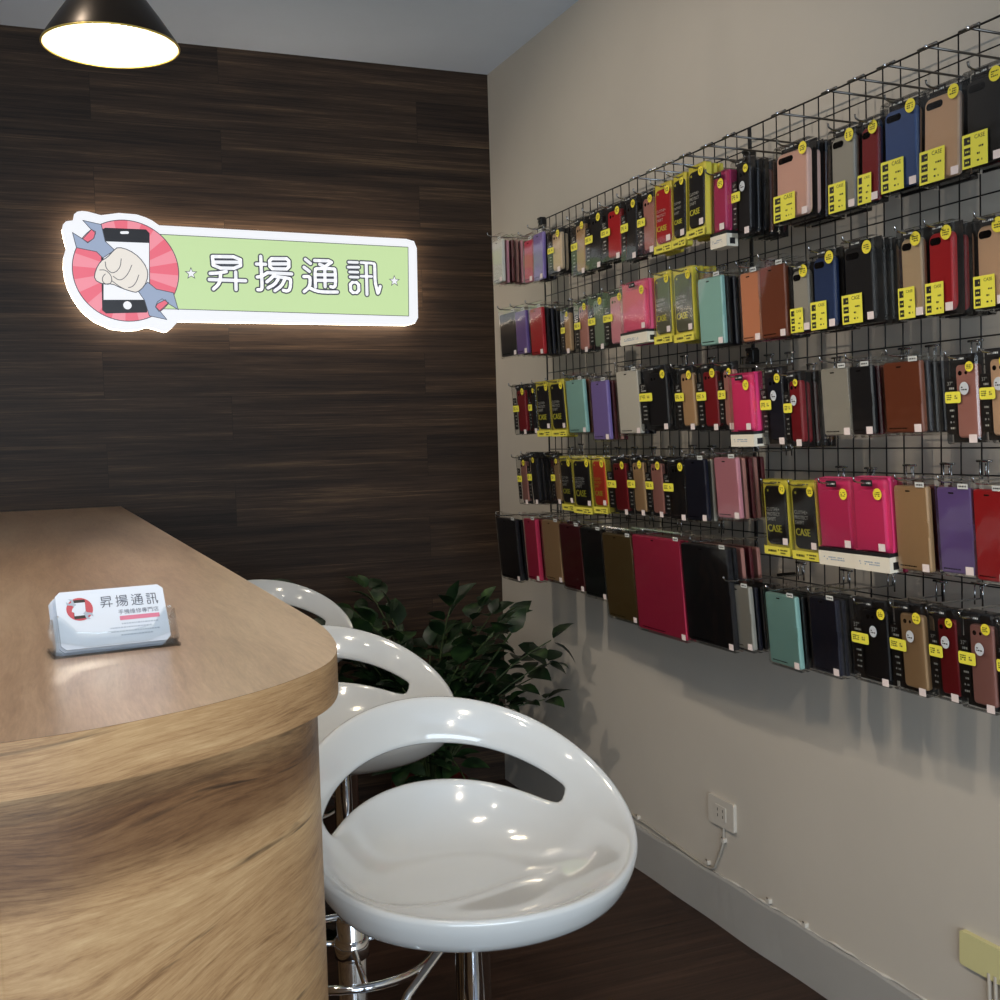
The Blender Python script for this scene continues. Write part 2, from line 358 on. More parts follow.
_b = M['oak_top'].node_tree.nodes['Principled BSDF']; _b.inputs['Coat Weight'].default_value = .55; _b.inputs['Coat Roughness'].default_value = .30

def plaster(name, base, amp=.06, rough=.75):
    m = mat(name, base, rough, spec=.3); tc = N(m, 'ShaderNodeTexCoord')
    n = noise(m, tc.outputs['Object'], 2.2, 4, .6); n2 = noise(m, tc.outputs['Object'], 60, 3, .6)
    setin(m, 'Base Color', mixc(m, base, ramp(m, [(.3,(1-amp,1-amp,1-amp,1)),(.7,(1,1,1,1))], n), 1.0, 'MULTIPLY'))
    bump(m, n2, .12, .0012); return m
M['paint'] = plaster('wall paint', rgb(200,191,178))
M['base'] = plaster('baseboard paint', rgb(170,166,160), .1, .6)
M['chip'] = plaster('paint bead', rgb(222,216,206), .15)
M['ceil'] = plaster('ceiling paint', rgb(214,224,240))
M['white_abs'] = mat('glossy white plastic', rgb(196,198,198), .12, spec=.6, coat=.5)
M['chrome'] = mat('chrome', (.82,.83,.85,1), .07, 1)
M['dark_chrome'] = mat('dark wire', (.16,.15,.14,1), .3, 1)
M['black_wire'] = mat('black wire', rgb(26,22,20), .42, .3)
M['hook'] = mat('nickel hook wire', (.42,.42,.42,1), .2, 1)
M['shade_out'] = mat('bronze lamp shade', rgb(46,38,30), .32, .7)
M['shade_in'] = mat('white enamel', rgb(250,244,225), .5)
M['bulb'] = mat('lamp bulb', (1,1,1,1), .5, emit=(1,.9,.72,1), es=30)
M['black_plastic'] = mat('black plastic', rgb(20,19,19), .35)
M['outlet'] = mat('outlet plastic', rgb(206,198,186), .4)
M['yellow_plate'] = mat('cream plate', rgb(214,206,150), .45)
M['cable'] = mat('grey cable', rgb(170,162,150), .5)
M['dark'] = mat('dark print', rgb(24,22,22), .5)
M['pot'] = mat('dark red pot', rgb(96,32,26), .45)
M['soil'] = mat('soil', rgb(40,30,24), .9)
M['stem'] = mat('plant stem', rgb(58,72,36), .6)
def clear(name, tint=(1,1,1,1), base=.03, rough=.09, k=.7):
    m = bpy.data.materials.new(name); m.use_nodes = True; nt = m.node_tree; nt.nodes.clear()
    out = nt.nodes.new('ShaderNodeOutputMaterial'); mx = nt.nodes.new('ShaderNodeMixShader')
    tr = nt.nodes.new('ShaderNodeBsdfTransparent'); gl = nt.nodes.new('ShaderNodeBsdfGlossy')
    fr = nt.nodes.new('ShaderNodeFresnel'); fr.inputs['IOR'].default_value = 1.45
    ad = nt.nodes.new('ShaderNodeMath'); ad.operation = 'MULTIPLY_ADD'; ad.inputs[1].default_value = k; ad.inputs[2].default_value = base; ad.use_clamp = True
    tr.inputs[0].default_value = tint; gl.inputs['Roughness'].default_value = rough; gl.inputs['Color'].default_value = (1,1,1,1)
    tc = nt.nodes.new('ShaderNodeTexCoord'); no = nt.nodes.new('ShaderNodeTexNoise'); no.inputs['Scale'].default_value = 9; no.inputs['Detail'].default_value = 2
    bp = nt.nodes.new('ShaderNodeBump'); bp.inputs['Strength'].default_value = .35; bp.inputs['Distance'].default_value = .006
    L = nt.links.new
    L(tc.outputs['Object'], no.inputs['Vector']); L(no.outputs['Fac'], bp.inputs['Height']); L(bp.outputs[0], gl.inputs['Normal'])
    L(fr.outputs[0], ad.inputs[0]); L(ad.outputs[0], mx.inputs[0]); L(tr.outputs[0], mx.inputs[1]); L(gl.outputs[0], mx.inputs[2]); L(mx.outputs[0], out.inputs[0])
    return m
M['clear'] = clear('clear plastic packaging', (.93,.93,.92,1))
M['sleeve'] = clear('clear plastic sleeve', (.95,.95,.94,1), .035)
M['smoke'] = clear('smoky clear plastic', (.62,.58,.54,1), .06)
M['acrylic'] = clear('clear acrylic', (.97,.98,.98,1), .015, .04, .7)

# ------------------------------------------------------------------ room
def quad_wall(name, pts, uvs, m):
    mb = MB(); mb.add(pts, [(0,1,2,3)], 0, [uvs]); o = mb.build(name, m, recalc=False); tag(o, kind='structure'); return o
XL, YF = -3.2, -3.4
def slab(name, a, b, m, uvf=None):
    mb = MB(); mb.box(a, b)
    if uvf:
        for fi, f in enumerate(mb.f): mb.uv[fi] = [uvf(mb.v[i]) for i in f]
    o = mb.build(name, m, recalc=False); return tag(o, kind='structure')
slab('floor', (XL,YF,-.1), (W+.1,D+.1,0), M['floor_wood'], lambda v: (v[0]+.3, v[1]+.07))
slab('ceiling', (XL,YF,H), (W+.1,D+.1,H+.1), M['ceil'])
slab('wall_back', (XL,D,0), (W+.1,D+.1,H), M['wall_wood'], lambda v: (v[0]+.47, v[2]+.03))
slab('wall_right', (W,YF,0), (W+.1,D,H), M['paint'])
slab('wall_left', (XL-.1,YF,0), (XL,D+.1,H), M['paint'])
# shop front behind the camera: piers, head and sill around one wide opening
mb = MB(); mb.box((XL,YF-.1,0),(XL+.5,YF,H)); mb.box((W-.35,YF-.1,0),(W+.1,YF,H)); mb.box((XL+.5,YF-.1,2.35),(W-.35,YF,H)); mb.box((XL+.5,YF-.1,0),(W-.35,YF,.25))
tag(mb.build('wall_front', M['paint']), kind='structure')
mb = MB()
for x in (XL+.5, -1.6, -.1, W-.4): mb.box((x,YF-.09,.25),(x+.05,YF-.02,2.35))
mb.box((XL+.5,YF-.09,.25),(W-.35,YF-.02,.30)); mb.box((XL+.5,YF-.09,2.30),(W-.35,YF-.02,2.35))
tag(mb.build('window_1', M['black_plastic']), kind='structure')
# baseboard with a slightly wavy foot and a paint bead along its top
mb = MB(); ys = [YF+(D-YF)*k/150 for k in range(151)]
vs = []; fs = []
for y in ys:
    b = .004*math.sin(y*7.1)+.003*math.sin(y*17+1)
    x = W-.010; t = ZB+.0018*math.sin(y*23)
    vs += [(x-.001+b*.5,y,0),(x,y,t-.006),(x+.003,y,t),(W,y,t+.001)]
for i in range(150):
    for k in range(3): fs.append((i*4+k, i*4+k+1, (i+1)*4+k+1, (i+1)*4+k))
mb.add(vs, fs); tag(mb.build('baseboard_right', M['base']), kind='structure')
mb = MB(); pts = []; rr = []
y = 1.2
while y < 2.62:
    pts.append((W-.004, y, ZB+.003+.0016*math.sin(y*31)+.001*math.sin(y*90))); rr.append(max(.0007,.0020+.0014*math.sin(y*43)+.0010*math.sin(y*111))); y += .012
mb.tube(pts, rr, 6); tag(mb.build('trim_1', M['chip'], smooth=True), kind='structure')

# ------------------------------------------------------------------ counter
def spline(pts, n=6):
    out = []
    for i in range(len(pts)-1):
        p0, p1, p2, p3 = pts[max(0,i-1)], pts[i], pts[i+1], pts[min(len(pts)-1,i+2)]
        for k in range(n):
            t = k/n
            out.append(tuple(.5*((2*p1[j])+(p2[j]-p0[j])*t+(2*p0[j]-5*p1[j]+4*p2[j]-p3[j])*t*t+(3*p1[j]-p0[j]-3*p2[j]+p3[j])*t**3) for j in (0,1)))
    return out+[pts[-1]]
HALF = [(.290,1.32),(.289,1.24),(.283,1.155),(.268,1.066),(.239,.993),(.189,.934),(.128,.890),(.070,.862),(.021,.847),(-.030,.841)]
def counter_outline(inset=0.0, y_far=D-.002):
    cx = -.030
    half = spline(HALF); right = [(.290, y_far)]; yy = y_far
    while yy-.15 > 1.40: yy -= .15; right.append((.290, yy))
    right += half
    if inset:
        q = []
        for i, p in enumerate(right):
            a = right[max(0,i-1)]; b = right[min(len(right)-1,i+1)]
            dx, dy = b[0]-a[0], b[1]-a[1]; l = math.hypot(dx,dy)
            q.append((p[0]+dy/l*inset, p[1]-dx/l*inset))
        right = q
    return right+[(2*cx-x, y) for x, y in right[:-1]][::-1]
def ring_side(mb, out, z0, z1, mi=0):
    L = 0; n = len(out)
    for i in range(n-1):
        a, b = out[i], out[i+1]; l = math.dist(a, b)
        mb.add([(a[0],a[1],z0),(b[0],b[1],z0),(b[0],b[1],z1),(a[0],a[1],z1)], [(0,1,2,3)], mi, [[(L,z0),(L+l,z0),(L+l,z1),(L,z1)]])
        L += l
ctr = empty('bar_counter', (0,2.4,0), 'oak laminate bar counter with rounded end, running to the dark plank wall', 'counter')
inv = Vector((0,-2.4,0))
def top_face(mb, out, z, mi=0):
    mb.add([(x,y,z) for x,y in out], [tuple(range(len(out)))], mi, [[(y*1.0, x*1.0) for x,y in out]])
mb = MB(); out = counter_outline()
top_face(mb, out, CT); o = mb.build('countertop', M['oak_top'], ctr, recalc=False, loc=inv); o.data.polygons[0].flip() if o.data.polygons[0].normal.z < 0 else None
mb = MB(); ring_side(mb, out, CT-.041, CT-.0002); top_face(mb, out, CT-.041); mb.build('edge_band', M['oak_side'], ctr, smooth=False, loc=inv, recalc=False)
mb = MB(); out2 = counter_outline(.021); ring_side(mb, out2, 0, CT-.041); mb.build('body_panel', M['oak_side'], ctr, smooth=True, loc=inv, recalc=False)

# ------------------------------------------------------------------ sign
Y0 = D-.06
def sp(a, b, d): return (a, Y0+d, b)
def emis(name, c, k=1.0, shade=.0):
    m = mat(name, tuple(v*.25 for v in c[:3])+(1,), .35, emit=c, es=k); return m
SK = SIGN_STRENGTH
M['s_white'] = emis('lit white acrylic', rgb(249,250,254), SK)
M['s_green'] = emis('lit green print', rgb(204,230,170), SK)
M['s_line'] = emis('dark outline print', rgb(84,86,96), SK*.8)
M['s_red'] = emis('lit red print', rgb(240,112,130), SK)
M['s_pink'] = emis('lit pink print', rgb(248,150,164), SK)
M['s_black'] = emis('black print', rgb(44,42,46), SK*.7)
M['s_steel'] = emis('steel blue print', rgb(158,172,198), SK)
M['s_skin'] = emis('pale fist print', rgb(240,232,222), SK)
M['s_side'] = emis('glowing sign rim', rgb(255,238,212), SIGN_SIDE)
sign = empty('illuminated_sign', (.76,Y0+.06,1.94), 'lit white and green shop sign with fist, wrench and phone emblem', 'sign')
sl = -sign.location
def sbuild(mb, name, m, parent=sign, **k): return mb.build(name, m, parent, loc=sl if parent is sign else None, **k)
mb = MB(); mb.prism(OUTLINE, sp, .0, .034, 0, sides=False, back=False); mb.prism(OUTLINE, sp, .034, .034, 1, sides=False, back=False)
n = len(OUTLINE)
mb.add([sp(a,b,0) for a,b in OUTLINE]+[sp(a,b,.034) for a,b in OUTLINE], [(i,(i+1)%n,(i+1)%n+n,i+n) for i in range(n)], 1)
sbuild(mb, 'light_box', [M['s_white'], M['s_side']])
for x in (.5, 1.2):
    mb = MB(); mb.tube([(x,Y0+.034,1.93),(x,D,1.93)], .008); sbuild(mb, 'standoff', M['chrome'])
def inset_line(mb, poly, d, r, mi=0, closed=True):
    pts = poly+[poly[0]] if closed else poly
    for p, q in zip(pts, pts[1:]): capsule(mb, p, q, r, d, mi)
def capsule(mb, p, q, r, d, mi=0, fn=sp, n=7):
    ang = math.atan2(q[1]-p[1], q[0]-p[0]); vs = []
    for k in range(n):
        a = ang+math.pi/2+math.pi*k/(n-1); vs.append(fn(p[0]+r*math.cos(a), p[1]+r*math.sin(a), d))
    for k in range(n):
        a = ang-math.pi/2+math.pi*k/(n-1); vs.append(fn(q[0]+r*math.cos(a), q[1]+r*math.sin(a), d))
    mb.add(vs, [tuple(range(2*n))], mi)
mb = MB(); mb.prism(GREEN, sp, -.0006, 0, 0, back=False); inset_line(mb, GREEN, -.0008, .0012, 1)
sbuild(mb, 'green_panel', [M['s_green'], M['s_line']], recalc=False)
CXS, CYS, RXS, RYS = .340, 1.941, .170, .168
mb = MB(); nr = 24
for k in range(nr):
    a0, a1 = 2*math.pi*(k-.25)/nr, 2*math.pi*(k+.75)/nr
    pts = [(CXS,CYS)]+[(CXS+RXS*math.cos(a0+(a1-a0)*j/4), CYS+RYS*math.sin(a0+(a1-a0)*j/4)) for j in range(5)]
    mb.add([sp(a,b,-.0012) for a,b in pts], [tuple(range(6))], k%2)
inset_line(mb, disc(RXS, 72, CXS, CYS, RYS), -.0014, .0014, 2)
sbuild(mb, 'red_disc', [M['s_red'], M['s_pink'], M['s_line']], recalc=False)
mb = MB(); mb.prism(PHONE, sp, -.0018, -.0016, 0, sides=False, back=False); mb.prism(SCREEN, sp, -.0020, -.0019, 1, sides=False, back=False)
capsule(mb, (.330,2.067), (.349,2.068), .0045, -.0021, 1); mb.add([sp(a,b,-.0021) for a,b in disc(.0135, 24, .338, 1.826)], [tuple(range(24))], 1)
sbuild(mb, 'phone_emblem', [M['s_black'], M['s_white']], recalc=False)
for P, Hh in ((WRENCH_TOP, HOLE_TOP), (WRENCH_BOTTOM, HOLE_BOTTOM)):
    mb = MB()
    mb.prism(P, sp, -.0024, -.0023, 0, sides=False, back=False); inset_line(mb, P, -.0025, .0012, 1)
    mb.prism(Hh, sp, -.0022 if P is WRENCH_TOP else -.0022, -.002, 2, sides=False, back=False); inset_line(mb, Hh, -.00255, .0010, 1)
    sbuild(mb, 'wrench_emblem', [M['s_steel'], M['s_line'], M['s_red']], recalc=False)
def smooth_poly(P, it=2, closed=True):
    for _ in range(it):
        Q = []; n = len(P)
        if not closed: Q.append(P[0])
        for i in range(n if closed else n-1):
            a, b = P[i], P[(i+1)%n]
            Q += [(a[0]*.75+b[0]*.25, a[1]*.75+b[1]*.25), (a[0]*.25+b[0]*.75, a[1]*.25+b[1]*.75)]
        if not closed: Q.append(P[-1])
        P = Q
    return P
mb = MB(); F2 = smooth_poly(FIST, 1); mb.prism(F2, sp, -.0030, -.0028, 0, sides=False, back=False); inset_line(mb, F2, -.0031, .0015, 1)
for Ln in FIST_LINES: inset_line(mb, smooth_poly(Ln, 2, False), -.0032, .0012, 1, False)
sbuild(mb, 'fist_emblem', [M['s_skin'], M['s_line']], recalc=False)
for gi, gl in enumerate(GLYPHS):
    mb = MB()
    for st in gl:
        st = st if len(st) < 3 or st[0] == st[-1] else smooth_poly(st, 1, False)
        if st[0] == st[-1]:
            B = st[:-1]; q = []
            for i, b in enumerate(B):
                for o in (B[i-1], B[(i+1)%len(B)]):
                    t = min(.45, .008/math.dist(b, o)); q.append((b[0]+(o[0]-b[0])*t, b[1]+(o[1]-b[1])*t))
            st = q+[q[0]]
        for p, q in zip(st, st[1:]):
            r = .0046 if gi == 3 and abs(q[1]-p[1]) < .004 and abs(q[0]-p[0]) < .05 else .0057
            capsule(mb, p, q, r+.0046, -.0012-gi*1e-5, 0); capsule(mb, p, q, r, -.0018-gi*1e-5, 1)
    sbuild(mb, 'character', [M['s_line'], M['s_white']], recalc=False)
for a, b in STAR_CENTRES:
    mb = MB(); mb.add([sp(x,z,-.0012) for x,z in star(.0225,a,b)], [tuple(range(10))], 0); mb.add([sp(x,z,-.0018) for x,z in star(.0165,a,b,.44)], [tuple(range(10))], 1)
    sbuild(mb, 'star', [M['s_line'], M['s_white']], recalc=False)

# ------------------------------------------------------------------ pendant lamp
LX, LY, LZ, LR = .161, 1.99, 2.006, .1085
pl = empty('pendant_lamp', (LX,LY,H), 'bronze cone pendant lamp hanging lit above the bar counter', 'lamp')
zz = LZ-H
mb = MB(); pr = [(LR,zz),(LR-.002,zz+.006),(.081,zz+.044),(.055,zz+.080),(.034,zz+.110),(.030,zz+.125),(.028,zz+.16),(.0001,zz+.165)]
mb.lathe(pr); mb.build('lamp_shade', M['shade_out'], pl, smooth=True)
mb = MB(); mb.tube([((LR-.001)*math.cos(2*math.pi*k/64),(LR-.001)*math.sin(2*math.pi*k/64),zz) for k in range(65)], .0018, 6, cap=False); mb.build('rim', mat('brass lamp rim', rgb(214,184,96), .3, .6), pl, smooth=True)
mb = MB(); mb.lathe([(LR-.0005,zz-.0005),(LR-.003,zz+.003),(.079,zz+.041),(.053,zz+.077),(.034,zz+.108),(.0001,zz+.114)]); mb.build('reflector', M['shade_in'], pl, smooth=True)
mb = MB(); mb.tube([(0,0,zz+.16),(0,0,-.03)], .0035, 8); mb.build('cord', M['black_plastic'], pl)
mb = MB(); mb.lathe([(.05,0),(.05,-.012),(.02,-.03),(.0001,-.03)], n=32); mb.build('ceiling_rose', M['black_plastic'], pl, smooth=True)
mb = MB(); mb.lathe([(.0001,zz+.012),(.018,zz+.016),(.033,zz+.032),(.036,zz+.048),(.028,zz+.068),(.016,zz+.085),(.012,zz+.105)], n=32); mb.build('bulb', M['bulb'], pl, smooth=True)

# ------------------------------------------------------------------ bar stools
def seat_mesh():
    NP, NB, NS = 120, 20, 5
    ZC, AX = .746, 1.0
    half = math.radians(66)
    def outer(psi):
        c = (1+math.cos(psi))/2; s1 = math.sin(psi)
        R = .203 + .030*c**2 + .004*(1-c)**3
        Z = .800 + .156*c**1.75
        return R, Z
    def inner_point(psi, f):        # f arclength fraction handled outside
        pass
    rows_in = []; slot = []
    for i in range(NP):
        psi = -math.pi + 2*math.pi*i/NP
        c = (1+math.cos(psi))/2
        R, Z = outer(psi)
        k = 3.6 + 1.9*c**2
        dense = []
        for j in range(241):
            t = j/240; dense.append((R*t, ZC+(Z-ZC)*t**k))
        cum = [0]
        for a, b in zip(dense, dense[1:]): cum.append(cum[-1]+math.dist(a, b))
        def at(s):
            s = max(0, min(cum[-1], s))
            lo = 0
            for q in range(1, 241):
                if cum[q] >= s: lo = q-1; break
            u = (s-cum[lo])/max(1e-9, cum[lo+1]-cum[lo])
            return (dense[lo][0]+(dense[lo+1][0]-dense[lo][0])*u, dense[lo][1]+(dense[lo+1][1]-dense[lo][1])*u)
        q = abs(psi)/half
        bw = .070 - .012*min(1, q)**2
        gap = .052*(1-.52*q*q)*(1-q**14)**.5 if q < 1 else 0
        L = cum[-1]
        prof = []
        lip = .012*math.exp(-(q/.9)**4) if q < 1.2 else 0
        for j in range(1, NB+1):
            r_, z_ = at((L-bw-gap)*j/NB); prof.append([r_, z_])
        for j in range(NS+1):
            r_, z_ = at(L-bw+bw*j/NS)
            prof.append([r_+ (.010*(j/NS)**3), z_])
        rows_in.append((psi, prof)); slot.append(gap > .004)
    def to3(psi, r, z, saddle=True):
        x = r*math.sin(psi)*AX; y = r*math.cos(psi)
        if saddle:   # raised thigh lobes in front, stepping down into the bowl behind
            t = min(1, r/.19); edge = -.030 + .022*math.sin(x*15+.4) - .010*math.cos(x*26)
            st = 1/(1+math.exp((y-edge)*110)); z += .012*st*(1-t**2.5)*math.exp(-(max(0,x)/.13)**4)
        return Vector((x, y, z))
    bm = bmesh.new()
    NR = NB+NS+1
    gi = [[bm.verts.new(to3(psi, *prof[j])) for j in range(NR)] for psi, prof in rows_in]
    ctop = bm.verts.new(to3(0, 0, ZC))
    # outer skin: offset along the profile normal
    go = []
    for psi, prof in rows_in:
        col = []
        for j in range(NR):
            a = prof[max(0, j-1)]; b = prof[min(NR-1, j+1)]
            dx, dz = b[0]-a[0], b[1]-a[1]; l = math.hypot(dx, dz) or 1
            nx, nz = dz/l, -dx/l
            th = .012 + .012*max(0, 1-prof[j][0]/.2) if j <= NB else .011
            if j == NR-1: th = .010
            r_ = prof[j][0]+nx*th; z_ = prof[j][1]+nz*th
            t = prof[j][0]/prof[-1][0]; zr = prof[-1][1]
            r2 = prof[j][0]+.009*t; z2 = .722+(zr-.003-.722)*(1-(1-min(1,t)**2.5)**(1/2.5))
            cc = (1+math.cos(psi))/2; bl = min(1, max(0, (cc-.2)/.45)); bl = bl*bl*(3-2*bl)
            r_ = r2+(r_-r2)*bl; z_ = z2+(z_-z2)*bl
            col.append(bm.verts.new(to3(psi, max(.002, r_), z_, False)))
        go.append(col)
    cbot = bm.verts.new((0,0,ZC-.024))
    for i in range(NP):
        k = (i+1) % NP; cut = slot[i] and slot[k]
        bm.faces.new((ctop, gi[i][0], gi[k][0])); bm.faces.new((cbot, go[k][0], go[i][0]))
        for j in range(NR-1):
            if j == NB-1 and cut:
                bm.faces.new((gi[i][j], gi[k][j], go[k][j], go[i][j]))
                bm.faces.new((gi[i][j+1], go[i][j+1], go[k][j+1], gi[k][j+1]))
                continue
            bm.faces.new((gi[i][j], gi[k][j], gi[k][j+1], gi[i][j+1])[::-1])
            bm.faces.new((go[i][j], go[k][j], go[k][j+1], go[i][j+1]))
        bm.faces.new((gi[i][NR-1], gi[k][NR-1], go[k][NR-1], go[i][NR-1]))
        if cut != (slot[i-1] and slot[i]):
            j = NB-1
            bm.faces.new((gi[i][j], gi[i][j+1], go[i][j+1], go[i][j]))
    bmesh.ops.remove_doubles(bm, verts=bm.verts, dist=.0004)
    bmesh.ops.recalc_face_normals(bm, faces=bm.faces)
    me = bpy.data.meshes.new('seat_shell'); bm.to_mesh(me); bm.free()
    me.polygons.foreach_set('use_smooth', [True]*len(me.polygons)); me.materials.append(M['white_abs'])
    return me
def make_stool():
    t = empty('bar_stool', (0,0,0), '', 'bar stool', 'bar stools along the counter')
    o = bpy.data.objects.new('seat_shell', seat_mesh()); COL.objects.link(o); o.parent = t
    s = o.modifiers.new('subdivision', 'SUBSURF'); s.levels = 1; s.render_levels = 1
    mb = MB(); mb.lathe([(.0001,.030),(.04,.030),(.10,.022),(.17,.012),(.195,.006),(.20,0),(.0001,0)]); mb.build('base_plate', M['chrome'], t, smooth=True)
    mb = MB(); mb.lathe([(.030,.026),(.030,.06),(.0285,.065),(.0285,.40),(.026,.405),(.0001,.405)], n=32); mb.build('outer_tube', M['chrome'], t, smooth=True)
    mb = MB(); mb.lathe([(.0235,.40),(.0235,.70),(.045,.706),(.05,.716),(.05,.724)], n=32); mb.build('gas_lift', M['chrome'], t, smooth=True)
    mb = MB(); pts = []
    pts = [(.165*math.cos(2*math.pi*k/40), .165*math.sin(2*math.pi*k/40), .340) for k in range(41)]
    mb.tube(pts, .0085, 10, cap=False)
    for k in range(3):
        a = math.radians(20+120*k); mb.tube([(.027*math.cos(a),.027*math.sin(a),.350),(.160*math.cos(a),.160*math.sin(a),.342)], .006, 8)
    mb.lathe([(.0286,.325),(.0345,.330),(.0345,.362),(.0286,.367)], n=32)
    mb.build('footrest', M['chrome'], t, smooth=True)
    mb = MB(); mb.tube([(0,0,.700),(-.06,-.05,.694),(-.115,-.10,.672),(-.155,-.12,.615),(-.19,-.13,.57)], .0055, 8); mb.build('height_lever', M['chrome'], t, smooth=True)
    return t
stool = make_stool()
stool.location = (.517,1.385,.004); stool.rotation_euler.z = math.radians(-3)
stool['label'] = 'nearest white bar stool, whole seat and open looped back in view'
s2 = copy_thing(stool); s2.location = (.548,2.15,.004); s2.rotation_euler.z = math.radians(4); s2['label'] = 'white bar stool behind the nearest one, half hidden by the counter end'
s3 = copy_thing(stool); s3.location = (.605,3.12,-.004); s3.rotation_euler.z = math.radians(2); s3['label'] = 'farthest white bar stool, only the top of its back showing over the counter'

# ------------------------------------------------------------------ business cards in an acrylic holder
hb = (.074,1.163,CT); hz = math.radians(6)
hold = empty('card_holder', hb, 'clear acrylic business card holder standing on the oak counter', 'card holder'); hold.rotation_euler.z = hz; hold.scale = (1.15,1.15,1.15)
lean = math.radians(33)
CSC = 1.15
def hp(x, y, z):   # leaning frame: x along, y thickness (away from viewer), z up along the card
    return (x, y*math.cos(lean)+z*math.sin(lean), z*math.cos(lean)-y*math.sin(lean)+.006)
def hbox(mb, a, b, mi=0):
    k = len(mb.v); mb.box(a, b, mi)
    for i in range(k, len(mb.v)): mb.v[i] = hp(*mb.v[i])
mb = MB()
mb.box((-.052,-.004,0),(.052,.040,.0025)); hbox(mb, (-.050,.016,.0),(.050,.018,.034))
poly = smooth_poly([(-.050,0),(.050,0),(.050,.030),(.044,.031),(.036,.022),(.030,.012),(-.030,.012),(-.036,.022),(-.044,.031),(-.050,.030)], 1)
k = len(mb.v); mb.prism(poly, lambda a,b,d: hp(a,d,b), -.003, -.0012)
hbox(mb, (-.0515,-.003,0),(-.0495,.018,.028)); hbox(mb, (.0495,-.003,0),(.0515,.018,.028))
mb.build('tray', M['acrylic'], hold)
M['card'] = mat('card stock', rgb(198,206,218), .5); M['card_grey'] = mat('grey print', rgb(88,94,108), .5)
M['card_red'] = mat('rose print', rgb(196,110,136), .5); M['card_fine'] = mat('fine grey print', rgb(150,162,178), .5); M['logo_red'] = mat('logo red', rgb(176,66,78), .5)
def hloc(d):   # card object = copies stacked behind each other
    v = [q*CSC for q in hp(0, d, 0)]; return (hb[0]+v[0]*math.cos(hz)-v[1]*math.sin(hz), hb[1]+v[0]*math.sin(hz)+v[1]*math.cos(hz), hb[2]+v[2]+.0)
def make_card(front):
    mb = MB(); th = .0009
    ch = .004; P = [(-.045+ch,0),(.045-ch,0),(.045,ch),(.045,.054-ch),(.045-ch,.054),(-.045+ch,.054),(-.045,.054-ch),(-.045,ch)]
    mb.prism(P, lambda a,b,d: (a,d,b), 0, th)
    if not front: return mb.build('business_card', M['card'])
    root = mb.build('business_card', M['card'])
    f = lambda a,b,d: (a,-d,b)
    g = MB(); sc = .0405/.52
    x0 = min(p[0] for s_ in GLYPHS for st in s_ for p in st); x1 = max(p[0] for s_ in GLYPHS for st in s_ for p in st)
    z0 = min(p[1] for s_ in GLYPHS for st in s_ for p in st); k = .048/(x1-x0)
    for gl in GLYPHS:
        for st in gl:
            for p, q in zip(st, st[1:]):
                capsule(g, ((p[0]-x0)*k-.009, (p[1]-z0)*k*1.12+.0355), ((q[0]-x0)*k-.009, (q[1]-z0)*k*1.12+.0355), .00042, .0002, 0, f, 3)
    put_text(g, '手機維修專門店', f, .0215, .0300, .034, .0002, 0)
    g.build('shop_name', M['card_grey'], root, recalc=False)
    g = MB(); g.add([f(a,b,.0002) for a,b in [(.005,.0225),(.0385,.0225),(.0385,.0265),(.005,.0265)]], [(0,1,2,3)]); g.build('red_bar', M['card_red'], root, recalc=False)
    g = MB(); r2 = random.Random(3)
    for zy, xa, xb in ((.0185,.006,.036),(.0150,-.004,.030),(.0115,-.004,.036),(.0080,.004,.030)):
        x = xa
        while x < xb:
            w = r2.uniform(.0008,.0022); g.add([f(a,b,.0002) for a,b in [(x,zy),(x+w,zy),(x+w,zy+.0013),(x,zy+.0013)]], [(0,1,2,3)]); x += w+.0006
    g.build('fine_print', M['card_fine'], root, recalc=False)
    g = MB(); cx, cz = -.0265, .0365; ks = .0108/RXS
    g.add([f(a,b,.0002) for a,b in disc(.0108, 28, cx, cz)], [tuple(range(28))], 0)
    T = lambda P: [((a-CXS)*ks+cx, (b-CYS)*ks+cz) for a,b in P]
    for P, d, mi in ((PHONE,.0003,1),(SCREEN,.0004,2),(WRENCH_TOP,.0005,3),(WRENCH_BOTTOM,.0005,3),(FIST,.0006,2)):
        g.prism(T(P), f, d, d, mi, sides=False, back=False)
    g.build('round_emblem', [M['logo_red'], M['dark'], M['card'], M['card_fine']], root, recalc=False)
    return root
fc = make_card(True); fc.location = hloc(.0002); fc.rotation_euler = (-lean,0,hz); fc.scale = (CSC,)*3
tag(fc, 'front business card with round red emblem, in the clear holder on the counter', 'business card', 'business cards in the holder')
bc = make_card(False); bc.scale = (CSC,)*3
tag(bc, 'plain edged business card stacked behind the front card in the holder', 'business card', 'business cards in the holder')
for k in range(9):
    c = bc if k == 0 else bc.copy()
    if k: COL.objects.link(c)
    v = Vector(hloc(.0016+.0015*k)); c.location = v + Vector((-.0006*k+.0004*(k%2), 0, -.0003*(k%3))); c.rotation_euler = (-lean,0,hz+math.radians((-.5,.7,0,.4)[k%4]*.6))

